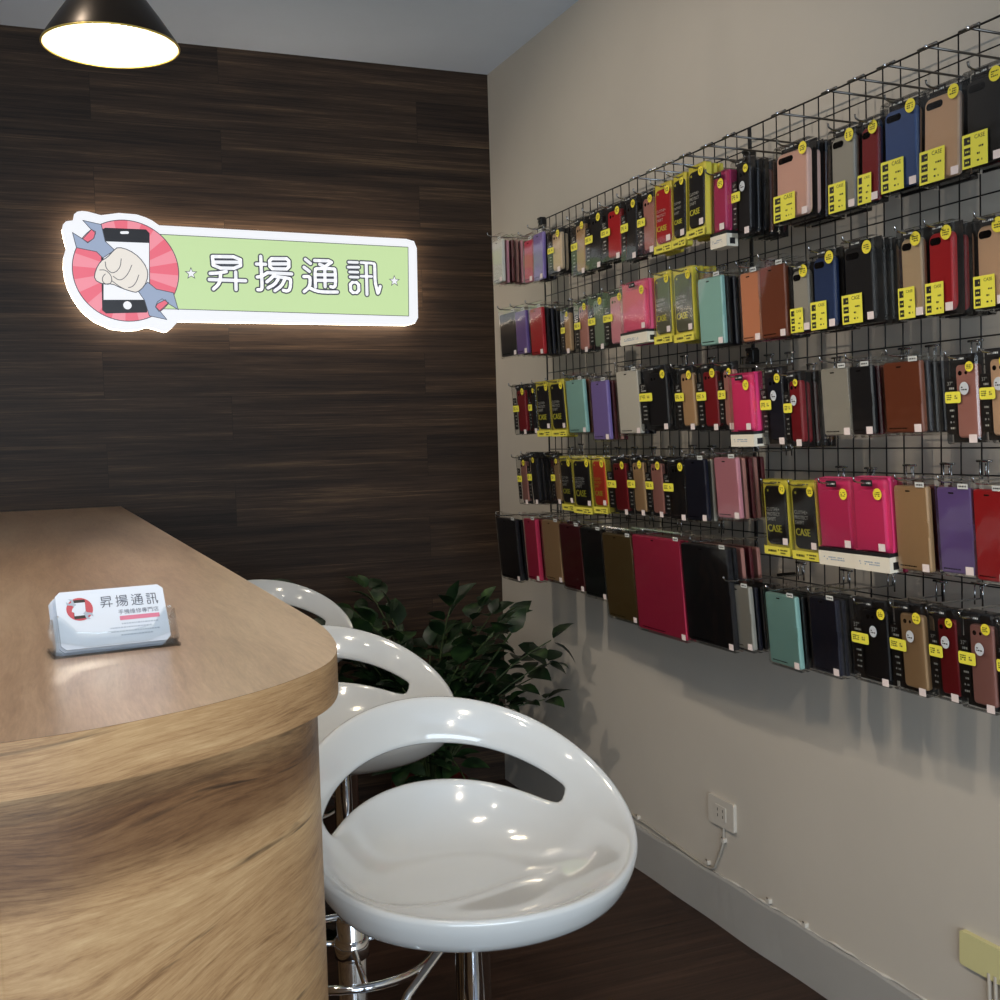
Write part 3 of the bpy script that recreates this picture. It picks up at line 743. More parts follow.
# ------------------------------------------------------------------ potted plant
def leaf_mat():
    m = mat('plant leaf', rgb(44,72,34), .4, spec=.35); tc = N(m, 'ShaderNodeTexCoord')
    n = noise(m, tc.outputs['Object'], 16, 2); setin(m, 'Base Color', ramp(m, [(.3,rgb(15,29,16)),(.55,rgb(26,47,24)),(.8,rgb(58,84,40))], n)); return m
M['leaf'] = leaf_mat()
PXX, PYY = 1.17, 3.48
pt = empty('potted_plant', (PXX,PYY,0), 'bushy green potted plant in a dark red pot in the corner', 'plant')
mb = MB(); mb.lathe([(.0001,.0),(.085,.0),(.092,.01),(.118,.20),(.126,.20),(.126,.235),(.116,.235),(.112,.215)], n=40); mb.build('pot', M['pot'], pt, smooth=True)
mb = MB(); mb.lathe([(.0001,.222),(.112,.212)], n=32); mb.build('soil', M['soil'], pt)
lf = MB(); stm = MB(); pr_ = random.Random(21)
def leaf(p, d, up, L, wd):
    d = d.normalized(); s = d.cross(up).normalized(); n = s.cross(d)
    prof = [(0,.0,0),(.12,.55,.02),(.35,1,.05),(.6,.85,.04),(.82,.45,-.02),(1,0,-.10)]
    vs = []; fs = []
    for t, w, zb in prof:
        c = p + d*L*t + n*(zb*L)
        vs += [c - s*wd*w*.5 + n*(w*.10*wd), c, c + s*wd*w*.5 + n*(w*.10*wd)]
    for i in range(5):
        for k in range(2): fs.append((i*3+k, i*3+k+1, (i+1)*3+k+1, (i+1)*3+k))
    lf.add(vs, fs)
for i in range(62):
    a = 2*math.pi*i/62*5.0 + pr_.uniform(-.3,.3); reach = pr_.uniform(.10,.44); top = pr_.uniform(.42,.90) - reach*.35
    if i < 6: a = pr_.uniform(-.5,.9); reach = pr_.uniform(.30,.40); top = pr_.uniform(.46,.78)
    if 6 <= i < 20: a = pr_.uniform(1.6,4.4); reach = pr_.uniform(.12,.40); top = pr_.uniform(.55,.86)
    dx, dy = math.cos(a), math.sin(a)*.8
    if dy*reach > .46: dy = .9
    P0 = Vector((dx*.03, dy*.03, .21)); P1 = Vector((dx*reach*.3, dy*reach*.3, max(.45, top*.8))); P2 = Vector((dx*reach, dy*reach, top))
    pts = [P0*(1-t)**2 + P1*2*t*(1-t) + P2*t*t for t in [k/8 for k in range(9)]]
    stm.tube(pts, [.005-.0004*k for k in range(9)], 5)
    for k in range(4 if pts[4].z < .5 else 3, 9):
        for sgn in ((-1,1) if k < 8 else (-1,0,1)):
            tan = (pts[min(8,k+1)]-pts[k-1]).normalized(); side = tan.cross(Vector((0,0,1))).normalized()
            d = tan*pr_.uniform(.3,.9) + side*sgn*pr_.uniform(.5,1.1) + Vector((0,0,pr_.uniform(-.5,.35)))
            L = pr_.uniform(.060,.110)
            b = pts[k]+d.normalized()*.012
            if PXX+b.x+d.normalized().x*L > W-.02: d.x = -abs(d.x)*.3; 
            leaf(b, d, Vector((pr_.uniform(-.4,.4),pr_.uniform(-.4,.2),1)), L, L*pr_.uniform(.55,.72))
# one large leaf reaching to the wall
for p, d, L in ((Vector((.30,-.06,.66)),Vector((.5,-.1,-.35)),.13),(Vector((.28,-.05,.70)),Vector((.2,0,.3)),.10)):
    leaf(p, d, Vector((0,-.6,1)), L, L*.62)
stm.tube([(0,0,.21),(.12,-.03,.5),(.28,-.05,.70)], .004, 5)
stm.build('stems', M['stem'], pt, smooth=True); lf.build('foliage', M['leaf'], pt, smooth=True, recalc=False)

# ------------------------------------------------------------------ outlet, cable, plates
ou = empty('wall_outlet', (W,2.566,.317), 'beige double wall outlet on the right wall above the baseboard', 'outlet')
fx = lambda a,b,d: (-d,-a,b)
mb = MB(); mb.prism(rrect(.122,.078,.006), fx, .010, 0); mb.build('cover_plate', M['outlet'], ou, bevel=.002)
mb = MB(); mb.prism(rrect(.052,.040,.002), fx, .0118, .0095); mb.build('socket_insert', M['outlet'], ou)
mb = MB()
for a in (-.012,.012):
    for b in (-.008,.008): mb.prism([(a-.0015,b-.004),(a+.0015,b-.004),(a+.0015,b+.004),(a-.0015,b+.004)], fx, .0121, .0117)
mb.build('socket_slots', M['dark'], ou)
def dense(pts, n=6):
    out = []
    for i in range(len(pts)-1):
        p0 = Vector(pts[max(0,i-1)]); p1 = Vector(pts[i]); p2 = Vector(pts[i+1]); p3 = Vector(pts[min(len(pts)-1,i+2)])
        for k in range(n):
            t = k/n; out.append(.5*((2*p1)+(p2-p0)*t+(2*p0-5*p1+4*p2-p3)*t*t+(3*p1-p0-3*p2+p3)*t**3))
    return out+[Vector(pts[-1])]
cx = W-.0045
mb = MB(); mb.tube(dense([(cx,3.9,.150),(cx,3.4,.155),(cx,3.04,.158),(cx,2.90,.152),(cx,2.75,.144),(cx,2.66,.140),(cx,2.615,.148),(cx,2.592,.18),(cx,2.566,.23),(cx,2.560,.279)]), .0042, 8)
tag(mb.build('power_cable', M['cable'], smooth=True), 'grey power cable running along the baseboard up to the outlet', 'cable')
def clip(y, z, lab):
    t = empty('cable_clip', (W,y,z), lab, 'cable clip', 'clips and nails along the baseboard')
    mb = MB(); mb.prism(rrect(.014,.012,.003), fx, .011, 0); mb.build('clip_body', M['outlet'], t, bevel=.001)
    mb = MB(); mb.lathe([(.0001,.0125),(.003,.0115),(.003,.010)], n=12); o = mb.build('nail', M['chrome'], t); o.rotation_euler = (0,-math.pi/2,0); o.location=(0,0,.008)
clip(3.03,.163,'pale cable clip on the baseboard cable just right of the nearest stool seat')
clip(2.640,.155,'pale cable clip where the cable bends up towards the outlet')
clip(2.560,.243,'pale cable clip on the cable directly below the outlet')
clip(2.36,.150,'loose cable clip with no cable above the baseboard, right of the outlet')
clip(2.215,.145,'small white clip nearest the camera on the bare baseboard top')
jp = empty('junction_plate', (W,1.638,.300), 'cream blank cover plate low on the right wall with grey cables below', 'cover plate')
mb = MB(); mb.prism(rrect(.150,.070,.006), fx, .012, 0); mb.build('cover', M['yellow_plate'], jp, bevel=.003)
for k in range(3):
    mb = MB(); y = 1.640+.018-.016*k-.02; mb.tube([(W-.010,y,.277),(W-.010,y-.002,.18),(W-.012,y-.004,.02)], .0045, 8)
    o = mb.build('drop_cable', M['cable'], smooth=True); tag(o, 'grey cable dropping from the cream cover plate to the floor', 'cable', 'cables below the cream plate')

# ------------------------------------------------------------------ wire grid
GZ0 = .880
def grid(y0, y1, lab):
    g = empty('wire_grid_panel', (GX,(y0+y1)/2,GZ0), lab, 'wire grid panel', 'wire grid panels on the right wall')
    L = Vector((-GX, -(y0+y1)/2, -GZ0))
    mb = MB(); r = .0016; n = round((y0-y1)/.05)
    for k in range(1, n): y = y0-(y0-y1)*k/n; mb.tube([(GX,y,GZ0),(GX,y,GZ)], r, 5)
    zz = GZ-.0515
    while zz > GZ0+.01: mb.tube([(GX-.003,y0,zz),(GX-.003,y1,zz)], r, 5); zz -= .0515
    mb.build('wire_mesh', M['black_wire'], g, loc=L, smooth=True)
    mb = MB(); mb.tube([(GX,y0,GZ0),(GX,y0,GZ),(GX,y1,GZ),(GX,y1,GZ0),(GX,y0,GZ0)], .0028, 6); mb.build('frame', M['black_wire'], g, loc=L)
    for y in (y0-.08, y1+.08):
        for z in (GZ-.12, GZ0+.12):
            mb = MB(); mb.tube([(GX,y,z),(W,y,z)], .004, 6); mb.build('wall_bracket', M['black_wire'], g, loc=L)
grid(3.507, 2.330, 'far black wire grid panel, its left edge nearest the dark wood wall')
grid(2.322, .95, 'near black wire grid panel, running out of frame at the right')
def clamp(y, z, lab):
    t = empty('grid_clamp', (GX,y,z), lab, 'clamp', 'black clamps on the grid edges')
    mb = MB(); mb.box((-.014,-.014,-.016),(.006,.014,.016)); mb.box((-.020,-.010,-.030),(-.012,.010,-.012)); mb.box((-.018,-.012,.012),(.004,.012,.020)); mb.build('clamp_body', M['black_plastic'], t, bevel=.002)
    mb = MB(); mb.lathe([(.0001,.006),(.005,.005),(.005,0)], n=12); o = mb.build('screw', M['hook'], t); o.rotation_euler = (0,-math.pi/2,0); o.location = (-.014,0,.002)
clamp(3.507,2.062,'black clamp on the top left corner of the wire grid')
clamp(2.322,2.000,'black clamp joining the two grid panels near their top')
clamp(2.322,1.527,'black clamp joining the grid panels, third from the top of the joint')
clamp(2.322,1.263,'black clamp joining the grid panels, lowest on the joint')

# ------------------------------------------------------------------ phone case packs
CC = {'silver white':(214,210,200),'crimson':(204,56,92),'lilac':(142,122,186),'champagne':(216,190,156),'tan gold':(192,156,116),'black':(30,29,33),
 'red':(186,32,42),'rose gold':(188,132,122),'magenta':(186,58,104),'pale pink':(230,186,170),'silver grey':(176,172,162),'dark red':(140,28,38),
 'blue':(66,94,150),'navy blue':(44,64,108),'beige':(222,186,154),'purple':(124,98,164),'sage-reflecting':(128,146,124),'dusty pink':(220,152,164),  # sage colour is the green sign's reflection in the pack, painted in
 'pink':(232,96,134),'green-reflecting black':(98,100,82),'mint green':(160,204,196),'salmon':(216,148,112),'brown':(126,66,42),'hot pink':(238,66,126),  # greenish tone of the black CASE packs is the sign's reflection, painted in
 'orange red':(226,78,52),'navy black':(32,34,50),'tan':(190,150,110),'burgundy':(92,26,36),'olive brown':(110,88,52)}
CM = {k: mat(k+' phone case', rgb(*v), .42, spec=.45) for k, v in CC.items()}
CC2 = {k: v for k, v in CC.items()}
M['card_black'] = mat('black backing card', rgb(27,25,27), .5)
M['ylabel'] = mat('yellow sticker', rgb(246,234,78), .5); M['yround'] = mat('yellow round sticker', rgb(248,228,66), .5)
M['yframe'] = mat('yellow box card', rgb(236,222,84), .5); M['tagw'] = mat('pinkish price tag', rgb(240,222,216), .6)
M['white_print'] = mat('white print', rgb(214,214,208), .5); M['ytext'] = mat('yellow print', rgb(218,214,70), .5)
M['cream'] = mat('cream box base', rgb(236,226,206), .5); M['lens'] = mat('camera lens opening', rgb(16,15,17), .15)
M['grey_round'] = mat('white round sticker', rgb(206,208,210), .5)
rp = random.Random(5)
fp = lambda a,b,d: (d,-a,b)       # a to the right seen from the room, b up, d towards the wall
def rect(mb, a0, b0, a1, b1, d, mi=0, th=None):
    if th: mb.box(fp(a0,b0,d), fp(a1,b1,d+th), mi)
    else: mb.add([fp(a0,b0,d),fp(a1,b0,d),fp(a1,b1,d),fp(a0,b1,d)], [(0,1,2,3)], mi)
def marks(mb, a0, b0, a1, b1, rows, d, mi=0, seed=0, fill=.6):
    q = random.Random(seed); hh = (b1-b0)/rows
    for r in range(rows):
        x = a0; y0 = b1-hh*(r+1)+hh*.2
        while x < a1-.001:
            w = min(a1-x, q.uniform(.0015,.0045))
            if q.random() < fill+.25: rect(mb, x, y0, x+w, y0+hh*.55, d, mi)
            x += w+.0010
def case_slab(w, h, cx, cy, d, th, r=.010):
    mb = MB(); P = rrect(w, h, min(r, w*.25), 4, cx, cy); Pi = rrect(w-.005, h-.005, min(r, w*.25)*.8, 4, cx, cy); n = len(P)
    mb.add([fp(a,b,d) for a,b in Pi]+[fp(a,b,d+.0025) for a,b in P]+[fp(a,b,d+th) for a,b in P],
           [tuple(range(n))]+[(i,(i+1)%n,(i+1)%n+n,i+n) for i in range(n)]+[(i+n,(i+1)%n+n,(i+1)%n+2*n,i+2*n) for i in range(n)])
    return mb
def price_tag(root, w, zb, d, x=None):
    mb = MB(); x = w*.5-.022 if x is None else x
    rect(mb, x, zb+.003, x+.017, zb+.017, d, 0, .0003); mb.build('price_tag', M['tagw'], root)
def round_sticker(root, cx, cy, r, d, txt=True):
    mb = MB(); mb.prism(disc(r, 20, cx, cy), fp, d, d+.0003, 0)
    marks(mb, cx-r*.6, cy-r*.45, cx+r*.6, cy+r*.45, 3, d-.0002, 1, int(cx*1e5)%99)
    mb.build('round_sticker', [M['yround'], M['dark']], root, recalc=False)
def sheet(root, w, zt, zb, d, th, m='clear', name='blister', top=.012, open_=False):
    mb = MB(); P = rrect(w, zt-zb, .006, 3, 0, (zt+zb)/2); n = len(P)
    Pi = rrect(w-.006, zt-zb-.006, .005, 3, 0, (zt+zb)/2)
    mb.add([fp(a,b,d) for a,b in Pi]+[fp(a,b,d+.003) for a,b in P]+[fp(a,b,d+th) for a,b in P],
           [tuple(range(n))]+[(i,(i+1)%n,(i+1)%n+n,i+n) for i in range(n)]+[(i+n,(i+1)%n+n,(i+1)%n+2*n,i+2*n) for i in range(n)])
    return mb.build(name, M[m], root)
def hang_tab(root, z, d, txt=True):
    mb = MB(); mb.prism(rrect(.030,.012,.002,2,0,z), fp, d, d+.0006, 0); marks(mb, -.011, z-.0025, .011, z+.003, 1, d-.0002, 1, 4, .8)
    mb.build('hang_tab', [M['card_black'], M['white_print']], root, recalc=False)

def pack_A(root, w, zt, zb, c, big):
    h = zt-zb; sheet(root, w, zt, zb, 0, .016)
    mb = MB(); rect(mb, -w/2+.002, zb+.002, w/2-.002, zt-.002, .0165, 0, .0012); mb.build('backing_card', M['card_black'], root)
    cw = w*.65; ccx = w*.145; ct = zt-h*.13; cb = zb+h*.07
    pc = case_slab(cw, ct-cb, ccx, (ct+cb)/2, .004, .010, .007).build('phone_case', CM[c], root)
    mb = MB(); mb.prism(disc(.0042,14,ccx-cw*.28,ct-.014), fp, .0037, .004); mb.prism(disc(.0030,12,ccx-cw*.28+.013,ct-.014), fp, .0037, .004)
    mb.build('camera_opening', M['lens'], pc)
    px = -w/2+.004; pw = w*.26
    mb = MB(); mb.prism(rrect(pw,h*.62,.003,2,px+pw/2,zb+h*.42), fp, .0015, .0025, 0)
    put_text(mb, '37°', fp, px+pw*.5, zb+h*.67, pw*.6, .0012, 1); marks(mb, px+.002, zb+h*.60, px+pw*.95, zb+h*.64, 1, .0012, 1, 2)
    for k in range(4): marks(mb, px+pw*.35, zb+h*(.36-.065*k), px+pw*.85, zb+h*(.395-.065*k), 1, .0012, 1, 7+k)
    mb.build('side_label', [M['card_black'], M['white_print']], root, recalc=False)
    mb = MB(); yw = w*.46; mb.prism(rrect(yw,h*.125,.003,2,px+yw/2-.001,zb+h*.52), fp, -.0006, .0000, 0)
    marks(mb, px+.003, zb+h*.49, px+yw*.45, zb+h*.555, 3, -.0008, 1, 3); rect(mb, px+yw*.58, zb+h*.495, px+yw*.80, zb+h*.55, -.0008, 2)
    marks(mb, px+yw*.61, zb+h*.50, px+yw*.78, zb+h*.545, 2, -.0010, 1, 9)
    mb.build('yellow_sticker', [M['ylabel'], M['dark'], M['yframe']], root, recalc=False)
    round_sticker(root, w*.5-.015, ct-.004, min(.0105,w*.12), -.0006)
    if big:
        mb = MB(); mb.prism(disc(.0095,20,ccx-.002,ct-.040,.011), fp, -.0006, 0, 0); marks(mb, ccx-.008, ct-.044, ccx+.005, ct-.036, 2, -.0008, 1, 5); mb.build('white_sticker', [M['grey_round'], M['dark']], root, recalc=False)
    price_tag(root, w, zb, -.0004); hang_tab(root, zt-.010, -.0006)
def pack_B(root, w, zt, zb, c, big):
    h = zt-zb; bm_ = MB(); P = rrect(w-.004, h-.002, .005, 3, 0, (zt+zb)/2); bm_.prism(P, fp, .0062, .020, 0)
    marks(bm_, -w*.2, zt-.010, w*.2, zt-.005, 1, .0060, 1, 4); bm_.build('yellow_card', [M['yframe'], M['dark']], root, recalc=False)
    sheet(root, w, zt-.001, zb, 0, .021)
    cw = w*.80; ct = zt-.015; cb = zb+h*.14
    pc = case_slab(cw, ct-cb, 0, (ct+cb)/2, .002, .0042, .012).build('phone_case', CM[c], root)
    mb = MB(); x0 = -cw*.42
    for i, (s, ww) in enumerate((('CLOTHE+',.62),('PROTECT',.62),('SWIFT',.42))):
        put_text(mb, s, fp, x0+cw*ww/2, cb+(ct-cb)*(.60-.085*i), cw*ww, .0016, 0)
    put_text(mb, 'CASE', fp, -cw*.08, cb+(ct-cb)*.27, cw*.66, .0015, 1, bold=.0009)
    mb.build('lettering', [M['white_print'] if c != 'orange red' else M['ytext'], M['ytext']], pc, recalc=False)
    mb = MB(); mb.prism(disc(.0028,10,-cw*.30,ct-.010), fp, .0014, .0022, 0); mb.build('camera_opening', M['ytext'], pc)
    mb = MB(); rect(mb, -w/2+.001, zb+.001, w/2-.001, zb+h*.115, -.0008, 0, .0008); marks(mb, -w*.34, zb+h*.03, -w*.02, zb+h*.085, 1, -.0010, 1, 8, .9); marks(mb, w*.05, zb+h*.02, w*.40, zb+h*.095, 2, -.0010, 1, 9, .5)
    mb.build('base_band', [M['yframe'], M['dark']], root, recalc=False)
    round_sticker(root, w*.5-.016, ct-.006, min(.0105,w*.13), -.0004); price_tag(root, w, cb-.001, -.0004, w*.5-.024)
def pack_C(root, w, zt, zb, c, big):
    h = zt-zb; sheet(root, w, zt, zb, 0, .022)
    mb = MB(); rect(mb, -w/2+.002, zb+.002, w/2-.002, zt-.002, .0225, 0, .0012); mb.build('backing_card', M['card_black'], root)
    ct = zt-h*.11; cb = zb+.008; cw = w-.018
    pc = case_slab(cw, ct-cb, 0, (ct+cb)/2, .004, .012, .013).build('phone_case', CM[c], root)
    mb = MB(); mb.prism(rrect(cw*.48,.0125,.006,4,-cw*.19,ct-.014), fp, .0035, .0045); mb.build('camera_opening', M['lens'], pc)
    mb = MB(); lw = w*.60; lh = h*.34; x0 = -w/2+.003; y0 = zb+.004
    rect(mb, x0, y0, x0+lw, y0+lh, -.0008, 0, .0006)
    for k in range(3): rect(mb, x0+lw*.08, y0+lh*(.07+.31*k), x0+lw*.34, y0+lh*(.29+.31*k), -.0010, 1); marks(mb, x0+lw*.13, y0+lh*(.13+.31*k), x0+lw*.30, y0+lh*(.23+.31*k), 1, -.0011, 2, k)
    put_text(mb, 'CASE', fp, x0+lw*.70, y0+lh*.86, lw*.40, -.0010, 3)
    for k in range(3): marks(mb, x0+lw*.52, y0+lh*(.12+.20*k), x0+lw*.88, y0+lh*(.22+.20*k), 1, -.0010, 3, 11+k, .3)
    mb.build('yellow_label', [M['ylabel'], M['dark'], M['ytext'], M['dark']], root, recalc=False)
    round_sticker(root, w*.5-.017, zt-h*.13, .0125, -.0006); price_tag(root, w, zb+.004, -.0004, w*.5-.022); hang_tab(root, zt-.010, -.0006)
def pack_D(root, w, zt, zb, c, big, thick=.011):
    h = zt-zb; hw = w
    st = zt+.020
    # thin clear sleeve round the wallet, with a header to hang by
    sheet(root, w+.006, st, zb-.006, 0, thick+.003, 'sleeve', 'clear_sleeve')
    r = case_slab(hw-.002, h, 0, (zt+zb)/2, .002, thick-.001, .005); o = r.build('wallet_case', CM[c], root)
    mb = MB(); k = h/.15; mb.prism(rrect(.013,.020*1.6,.006,3,hw*.5-.012,(zt+zb)/2), fp, .0010, .0018)
    rect(mb, hw*.5-.006, (zt+zb)/2-.013, hw*.5+.0005, (zt+zb)/2+.013, .0012, 0, thick-.002); mb.build('clasp', CM[c], o)
    mb = MB(); mb.prism(rrect(.012,.0026,.0012,2,-hw*.06,zt-.009), fp, .0016, .0020, 0); marks(mb, -hw*.40, zb+.006, hw*.08, zb+.010, 1, .0016, 0, 6, .95); mb.build('embossing', M['lens'], o, recalc=False)
    mb = MB(); rect(mb, hw*.5-.026, zt-.001, hw*.5-.004, zt+.008, -.0006, 0, .0004); marks(mb, hw*.5-.023, zt+.001, hw*.5-.007, zt+.006, 1, -.0008, 1, 3, .9); mb.build('size_label', [M['white_print'], M['dark']], root, recalc=False)
    price_tag(root, w, zb-.002, -.0004, w*.5-.020)
def pack_F(root, w, zt, zb, c, big): pack_D(root, w, zt, zb, c, big, .014)
def pack_E(root, w, zt, zb, c, big):
    h = zt-zb; dp = .030
    mb = MB(); P = rrect(w, h*.80, .004, 2, 0, zb+h*.60); mb.prism(P, fp, .010, dp); mb.build('pink_box', CM[c], root)
    sheet(root, w, zt, zb+h*.20, 0, .012)
    case_slab(w*.74, h*.66, .003, zb+h*.54, .003, .009, .010).build('phone_case', CM[c], root)
    mb = MB(); rect(mb, -w/2, zb+h*.165, w/2, zb+h*.205, -.0004, 0, dp); rect(mb, -w/2, zb, w/2, zb+h*.165, -.0004, 1, dp)
    marks(mb, -w*.36, zb+h*.06, w*.22, zb+h*.11, 2, -.0006, 2, 5); mb.box(fp(w/2+.0002,zb+h*.03,.008), fp(w/2-.001,zb+h*.11,.022), 0)
    mb.build('box_base', [M['card_black'], M['cream'], M['card_fine']], root)
    round_sticker(root, w*.5-.020, zt-h*.17, .0110, -.0006); price_tag(root, w, zb+h*.21, -.0004, w*.5-.026); hang_tab(root, zt-.010, -.0006)
KINDS = {'A':(pack_A,'boxed phone case with yellow stickers','boxed phone case'),'B':(pack_B,'yellow-framed CASE pack','CASE pack'),'C':(pack_C,'phone case with large yellow label','labelled phone case'),
         'D':(pack_D,'flip wallet case in clear sleeve','flip case'),'E':(pack_E,'box with cream base','phone case box'),'F':(pack_F,'large tablet wallet in clear sleeve','tablet wallet')}
ROWN = {1:'top row',2:'second row',3:'third row',4:'fourth row',5:'fifth row',6:'bottom right row'}
ORD = ['','first','second','third','fourth','fifth','sixth','seventh','eighth','ninth','tenth','eleventh','twelfth','thirteenth','fourteenth','fifteenth','sixteenth','seventeenth','eighteenth','nineteenth','twentieth']
LEAN = {1:0,2:2.0,3:3.5,4:4.0,5:4.5,6:4.5}
BACKC = ['black','navy black','burgundy','black','silver grey','navy black','black','rose gold','black','brown']
cnt = {}
def slim_pack(kind, w, zt, zb, c, i):
    """a pack seen only by its edge behind the front one"""
    root = empty('phone_case_pack', (0,0,0), '', 'phone case')
    th = .012
    if kind in 'DF':
        sheet(root, w+.004, zt+.018, zb-.005, 0, th, 'sleeve', 'clear_sleeve'); case_slab(w-.004, zt-zb, 0, (zt+zb)/2, .002, th-.004, .004).build('wallet_case', CM[c], root)
    elif kind == 'B' or kind == 'E':
        mb = MB(); mb.prism(rrect(w-.003, zt-zb, .004, 2, 0, (zt+zb)/2), fp, .004, th); mb.build('yellow_card' if kind == 'B' else 'pink_box', M['yframe'] if kind == 'B' else CM[c], root)
        sheet(root, w, zt, zb, 0, th)
    else:
        sheet(root, w, zt, zb, 0, th+.003, 'smoke' if i % 2 else 'clear'); mb = MB(); rect(mb, -w/2+.003, zb+.002, w/2-.003, zt-.002, th+.002, 0, .001); mb.build('backing_card', M['card_black'], root)
        case_slab(w*.7, (zt-zb)*.8, w*.08, (zt+zb)/2-.005, .003, .008).build('phone_case', CM[c], root)
    return root
hookn = {}
for idx, (row, kind, c, nb, x, yl, yr, zt, zb) in enumerate(PACKS):
    cnt[row] = cnt.get(row, 0)+1; k = cnt[row]
    y = (yl+yr)/2; w = max(.062, yl-yr)
    fn, desc, short = KINDS[kind]
    top = zt + (.020 if kind in 'DF' else 0)
    zh = top-.009
    lab = '%s %s, %s from left in the %s' % (c, desc, ORD[k], ROWN[row])
    root = empty('tablet_wallet_pack' if kind == 'F' else 'phone_case_pack', (x,y,zh), lab, 'tablet case' if kind == 'F' else 'phone case', 'front packs in the '+ROWN[row])
    fn(root, w, zt-zh, zb-zh, c, row in (3,6) and kind == 'A' and y < 2.15 or (row == 1 and kind == 'A' and y < 2.2))
    ln = LEAN[row] + rp.uniform(-.8,.8)
    root.rotation_euler = (0, math.radians(-ln), math.radians(rp.uniform(-.4,.4) if kind == 'F' else rp.uniform(-2,2)))
    # packs behind it on the same hook
    dep = {'A':.020,'B':.024,'C':.028,'D':.019,'E':.036,'F':.022}[kind]; step = {'E':.036,'F':.021,'D':.0165}.get(kind,.0175)
    seen = {}
    for j in range(nb):
        if x+dep+step*j > GX-.03: break
        bc_ = c if kind in 'BE' or (j == 0 and kind != 'D') else BACKC[(idx*3+j*5) % len(BACKC)]
        if kind in 'AC' and bc_ not in (c,) : bc_ = ['black','burgundy','navy black','brown'][(idx+j) % 4]
        if kind == 'D' and row == 1 and k == 1: bc_ = ['dusty pink','burgundy','rose gold'][j % 3]
        if bc_ in seen:
            p = copy_thing(seen[bc_])
        else:
            p = slim_pack(kind, w*.96, zt-zh, zb-zh, bc_, j); seen[bc_] = p
            p['label'] = '%s %s behind %s %s, %s from left, %s' % (bc_, 'pack' if kind != 'F' else 'wallet', c, short, ORD[k], ROWN[row])
            p['group'] = '%s packs behind the %s front pack of the %s' % (bc_, ORD[k], ROWN[row])
            if kind == 'F': p['category'] = 'tablet case'; p.name = 'tablet_wallet_pack'
        p.location = (x+dep+step*j, y+rp.uniform(-.003,.003), zh-rp.uniform(0,.003))
        p.rotation_euler = (0, math.radians(-ln+rp.uniform(-.35,.35)), math.radians(rp.uniform(-.8,.8)))
    # the hook it hangs on
    hk = empty('display_hook', (GX,y,zh), 'wire hook of the %s %s, %s from left, %s' % (c, short, ORD[k], ROWN[row]), 'hook', 'display hooks of the '+ROWN[row])
    tip = x-.030-GX; mb = MB()
    mb.tube(dense([(0,0,.024),(0,0,.004),(-.006,0,.0),(tip*.6,0,0),(tip+.010,0,.001),(tip,0,.012)], 3), .0019, 6)
    hm = M['dark_chrome'] if (row == 1 and y < 2.3) else M['hook']
    mb.build('hook_arm', hm, hk, smooth=True)
    mb = MB(); mb.tube([(-.004,-.018,.028),(-.004,.018,.028)], .0026, 6); mb.tube([(-.004,-.010,.028),(-.004,-.010,-.012)], .0018, 6); mb.tube([(-.004,.010,.028),(-.004,.010,-.012)], .0018, 6)
    mb.build('hook_bracket', hm, hk, smooth=True)
    if row == 1 and y < 2.5:
        bz = 1.349+.726*(tip+GX)/GX+.004-zh
        mb = MB(); mb.tube([(0,0,bz-.004),(tip+.004,0,bz)], .0023, 6); mb.tube([(tip+.004,-.022,bz),(tip+.004,.022,bz)], .0030, 6); mb.build('label_bar', hm, hk, smooth=True)
        mb = MB(); mb.lathe([(.0001,.0035),(.003,.002),(.0035,0),(.003,-.002),(.0001,-.0035)], n=10); o = mb.build('tip_ball', M['chrome'], hk, smooth=True); o.location = (tip+.001,0,bz)

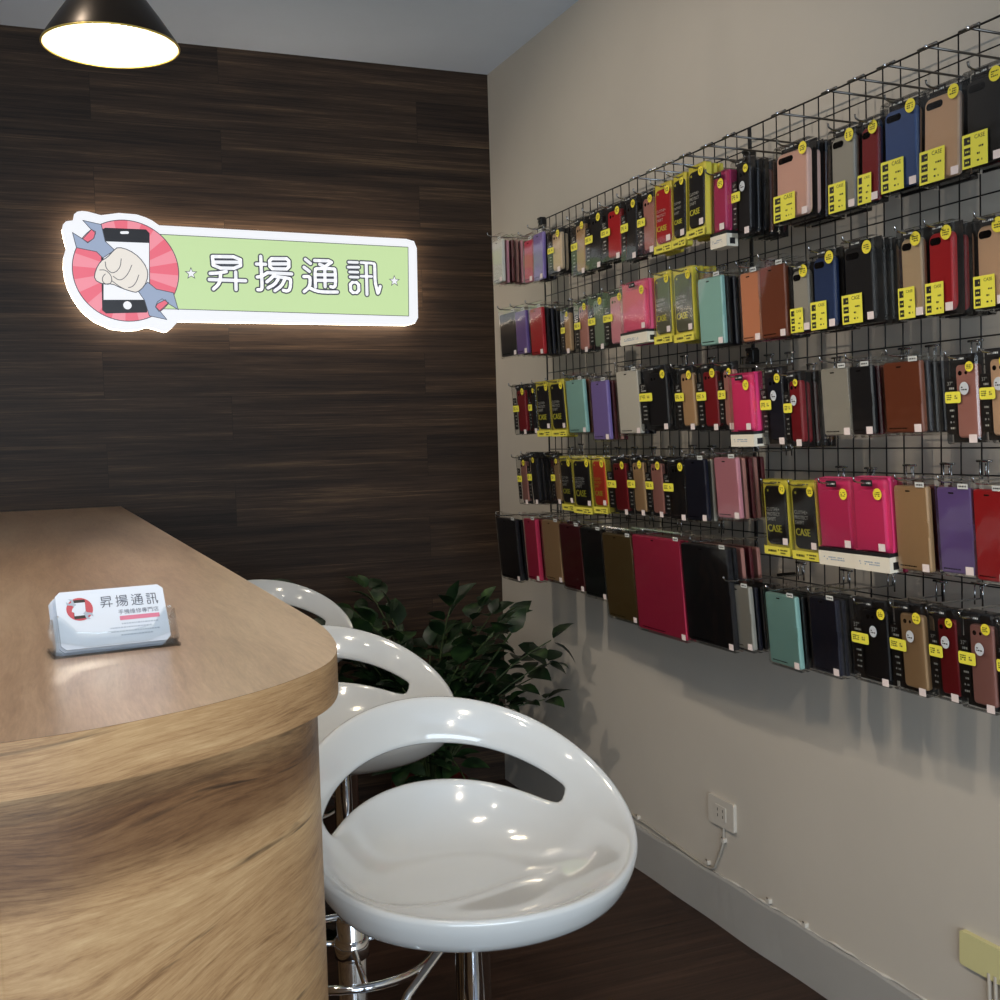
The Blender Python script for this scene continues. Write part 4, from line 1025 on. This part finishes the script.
# ------------------------------------------------------------------ lights
def light(kind, name, loc, power, col, **kw):
    l = bpy.data.lights.new(name, kind); l.energy = power; l.color = col
    rot = kw.pop('rot', None)
    for k, v in kw.items(): setattr(l, k, v)
    o = bpy.data.objects.new(name, l); COL.objects.link(o); o.location = loc
    if rot: o.rotation_euler = rot
    return o
WARM = (1,.86,.68)
for y, p in ((1.99,LAMP),(1.05,LAMP*1.0),(.05,LAMP*1.0),(-1.0,LAMP)):
    z = LZ+.015 if y == 1.99 else LZ+.02
    light('SPOT', 'pendant_light', (LX,y,z), p, WARM, spot_size=math.radians(165), spot_blend=.35, shadow_soft_size=.035)
for x, y in ((-.9,.4),(-1.6,1.6),(-.2,-1.6)):
    light('SPOT', 'ceiling_downlight', (x,y,H-.02), DOWN, (1,.90,.76), spot_size=math.radians(160), spot_blend=.6, shadow_soft_size=.05)
for y, k in ((2.75,1.05),(1.85,.36),(.80,.10)):
    d = Vector((W-(-.25), .12, 1.32-(H-.06)))
    light('SPOT', 'track_spot', (-.25,y,H-.06), WASH*k, (1,.885,.74), spot_size=math.radians(84), spot_blend=.6, shadow_soft_size=.02, rot=d.to_track_quat('-Z','Y').to_euler())
light('AREA', 'window_daylight', ((XL+W)/2,YF+.05,1.20), DAY, (.74,.88,1.0), shape='RECTANGLE', size=4.0, size_y=1.7, rot=(math.radians(90),0,0))
wd = bpy.data.worlds.new('daylight'); SC.world = wd; wd.use_nodes = True
wd.node_tree.nodes['Background'].inputs[0].default_value = (.62,.76,1,1); wd.node_tree.nodes['Background'].inputs[1].default_value = WORLD

# ------------------------------------------------------------------ camera
cam = bpy.data.cameras.new('camera'); co = bpy.data.objects.new('camera', cam); COL.objects.link(co)
R = Vector((0.92242885,-0.38506992,-0.02908916)); U = Vector((0.04817734,0.04001378,0.99803699)); Fw = Vector((0.38315006,0.92201955,-0.05546151))
m = Matrix((R, U, -Fw)).transposed().to_4x4(); m.translation = CAM
co.matrix_world = m; cam.sensor_width = 36; cam.lens = 36*1.13535; cam.clip_start = .02
SC.camera = co
SC.cycles.transparent_max_bounces = 48
SC.cycles.max_bounces = 8
vs = SC.view_settings; vs.view_transform = 'Standard'; vs.look = 'None'; vs.gamma = 1; vs.use_curve_mapping = False; vs.exposure = EXPO
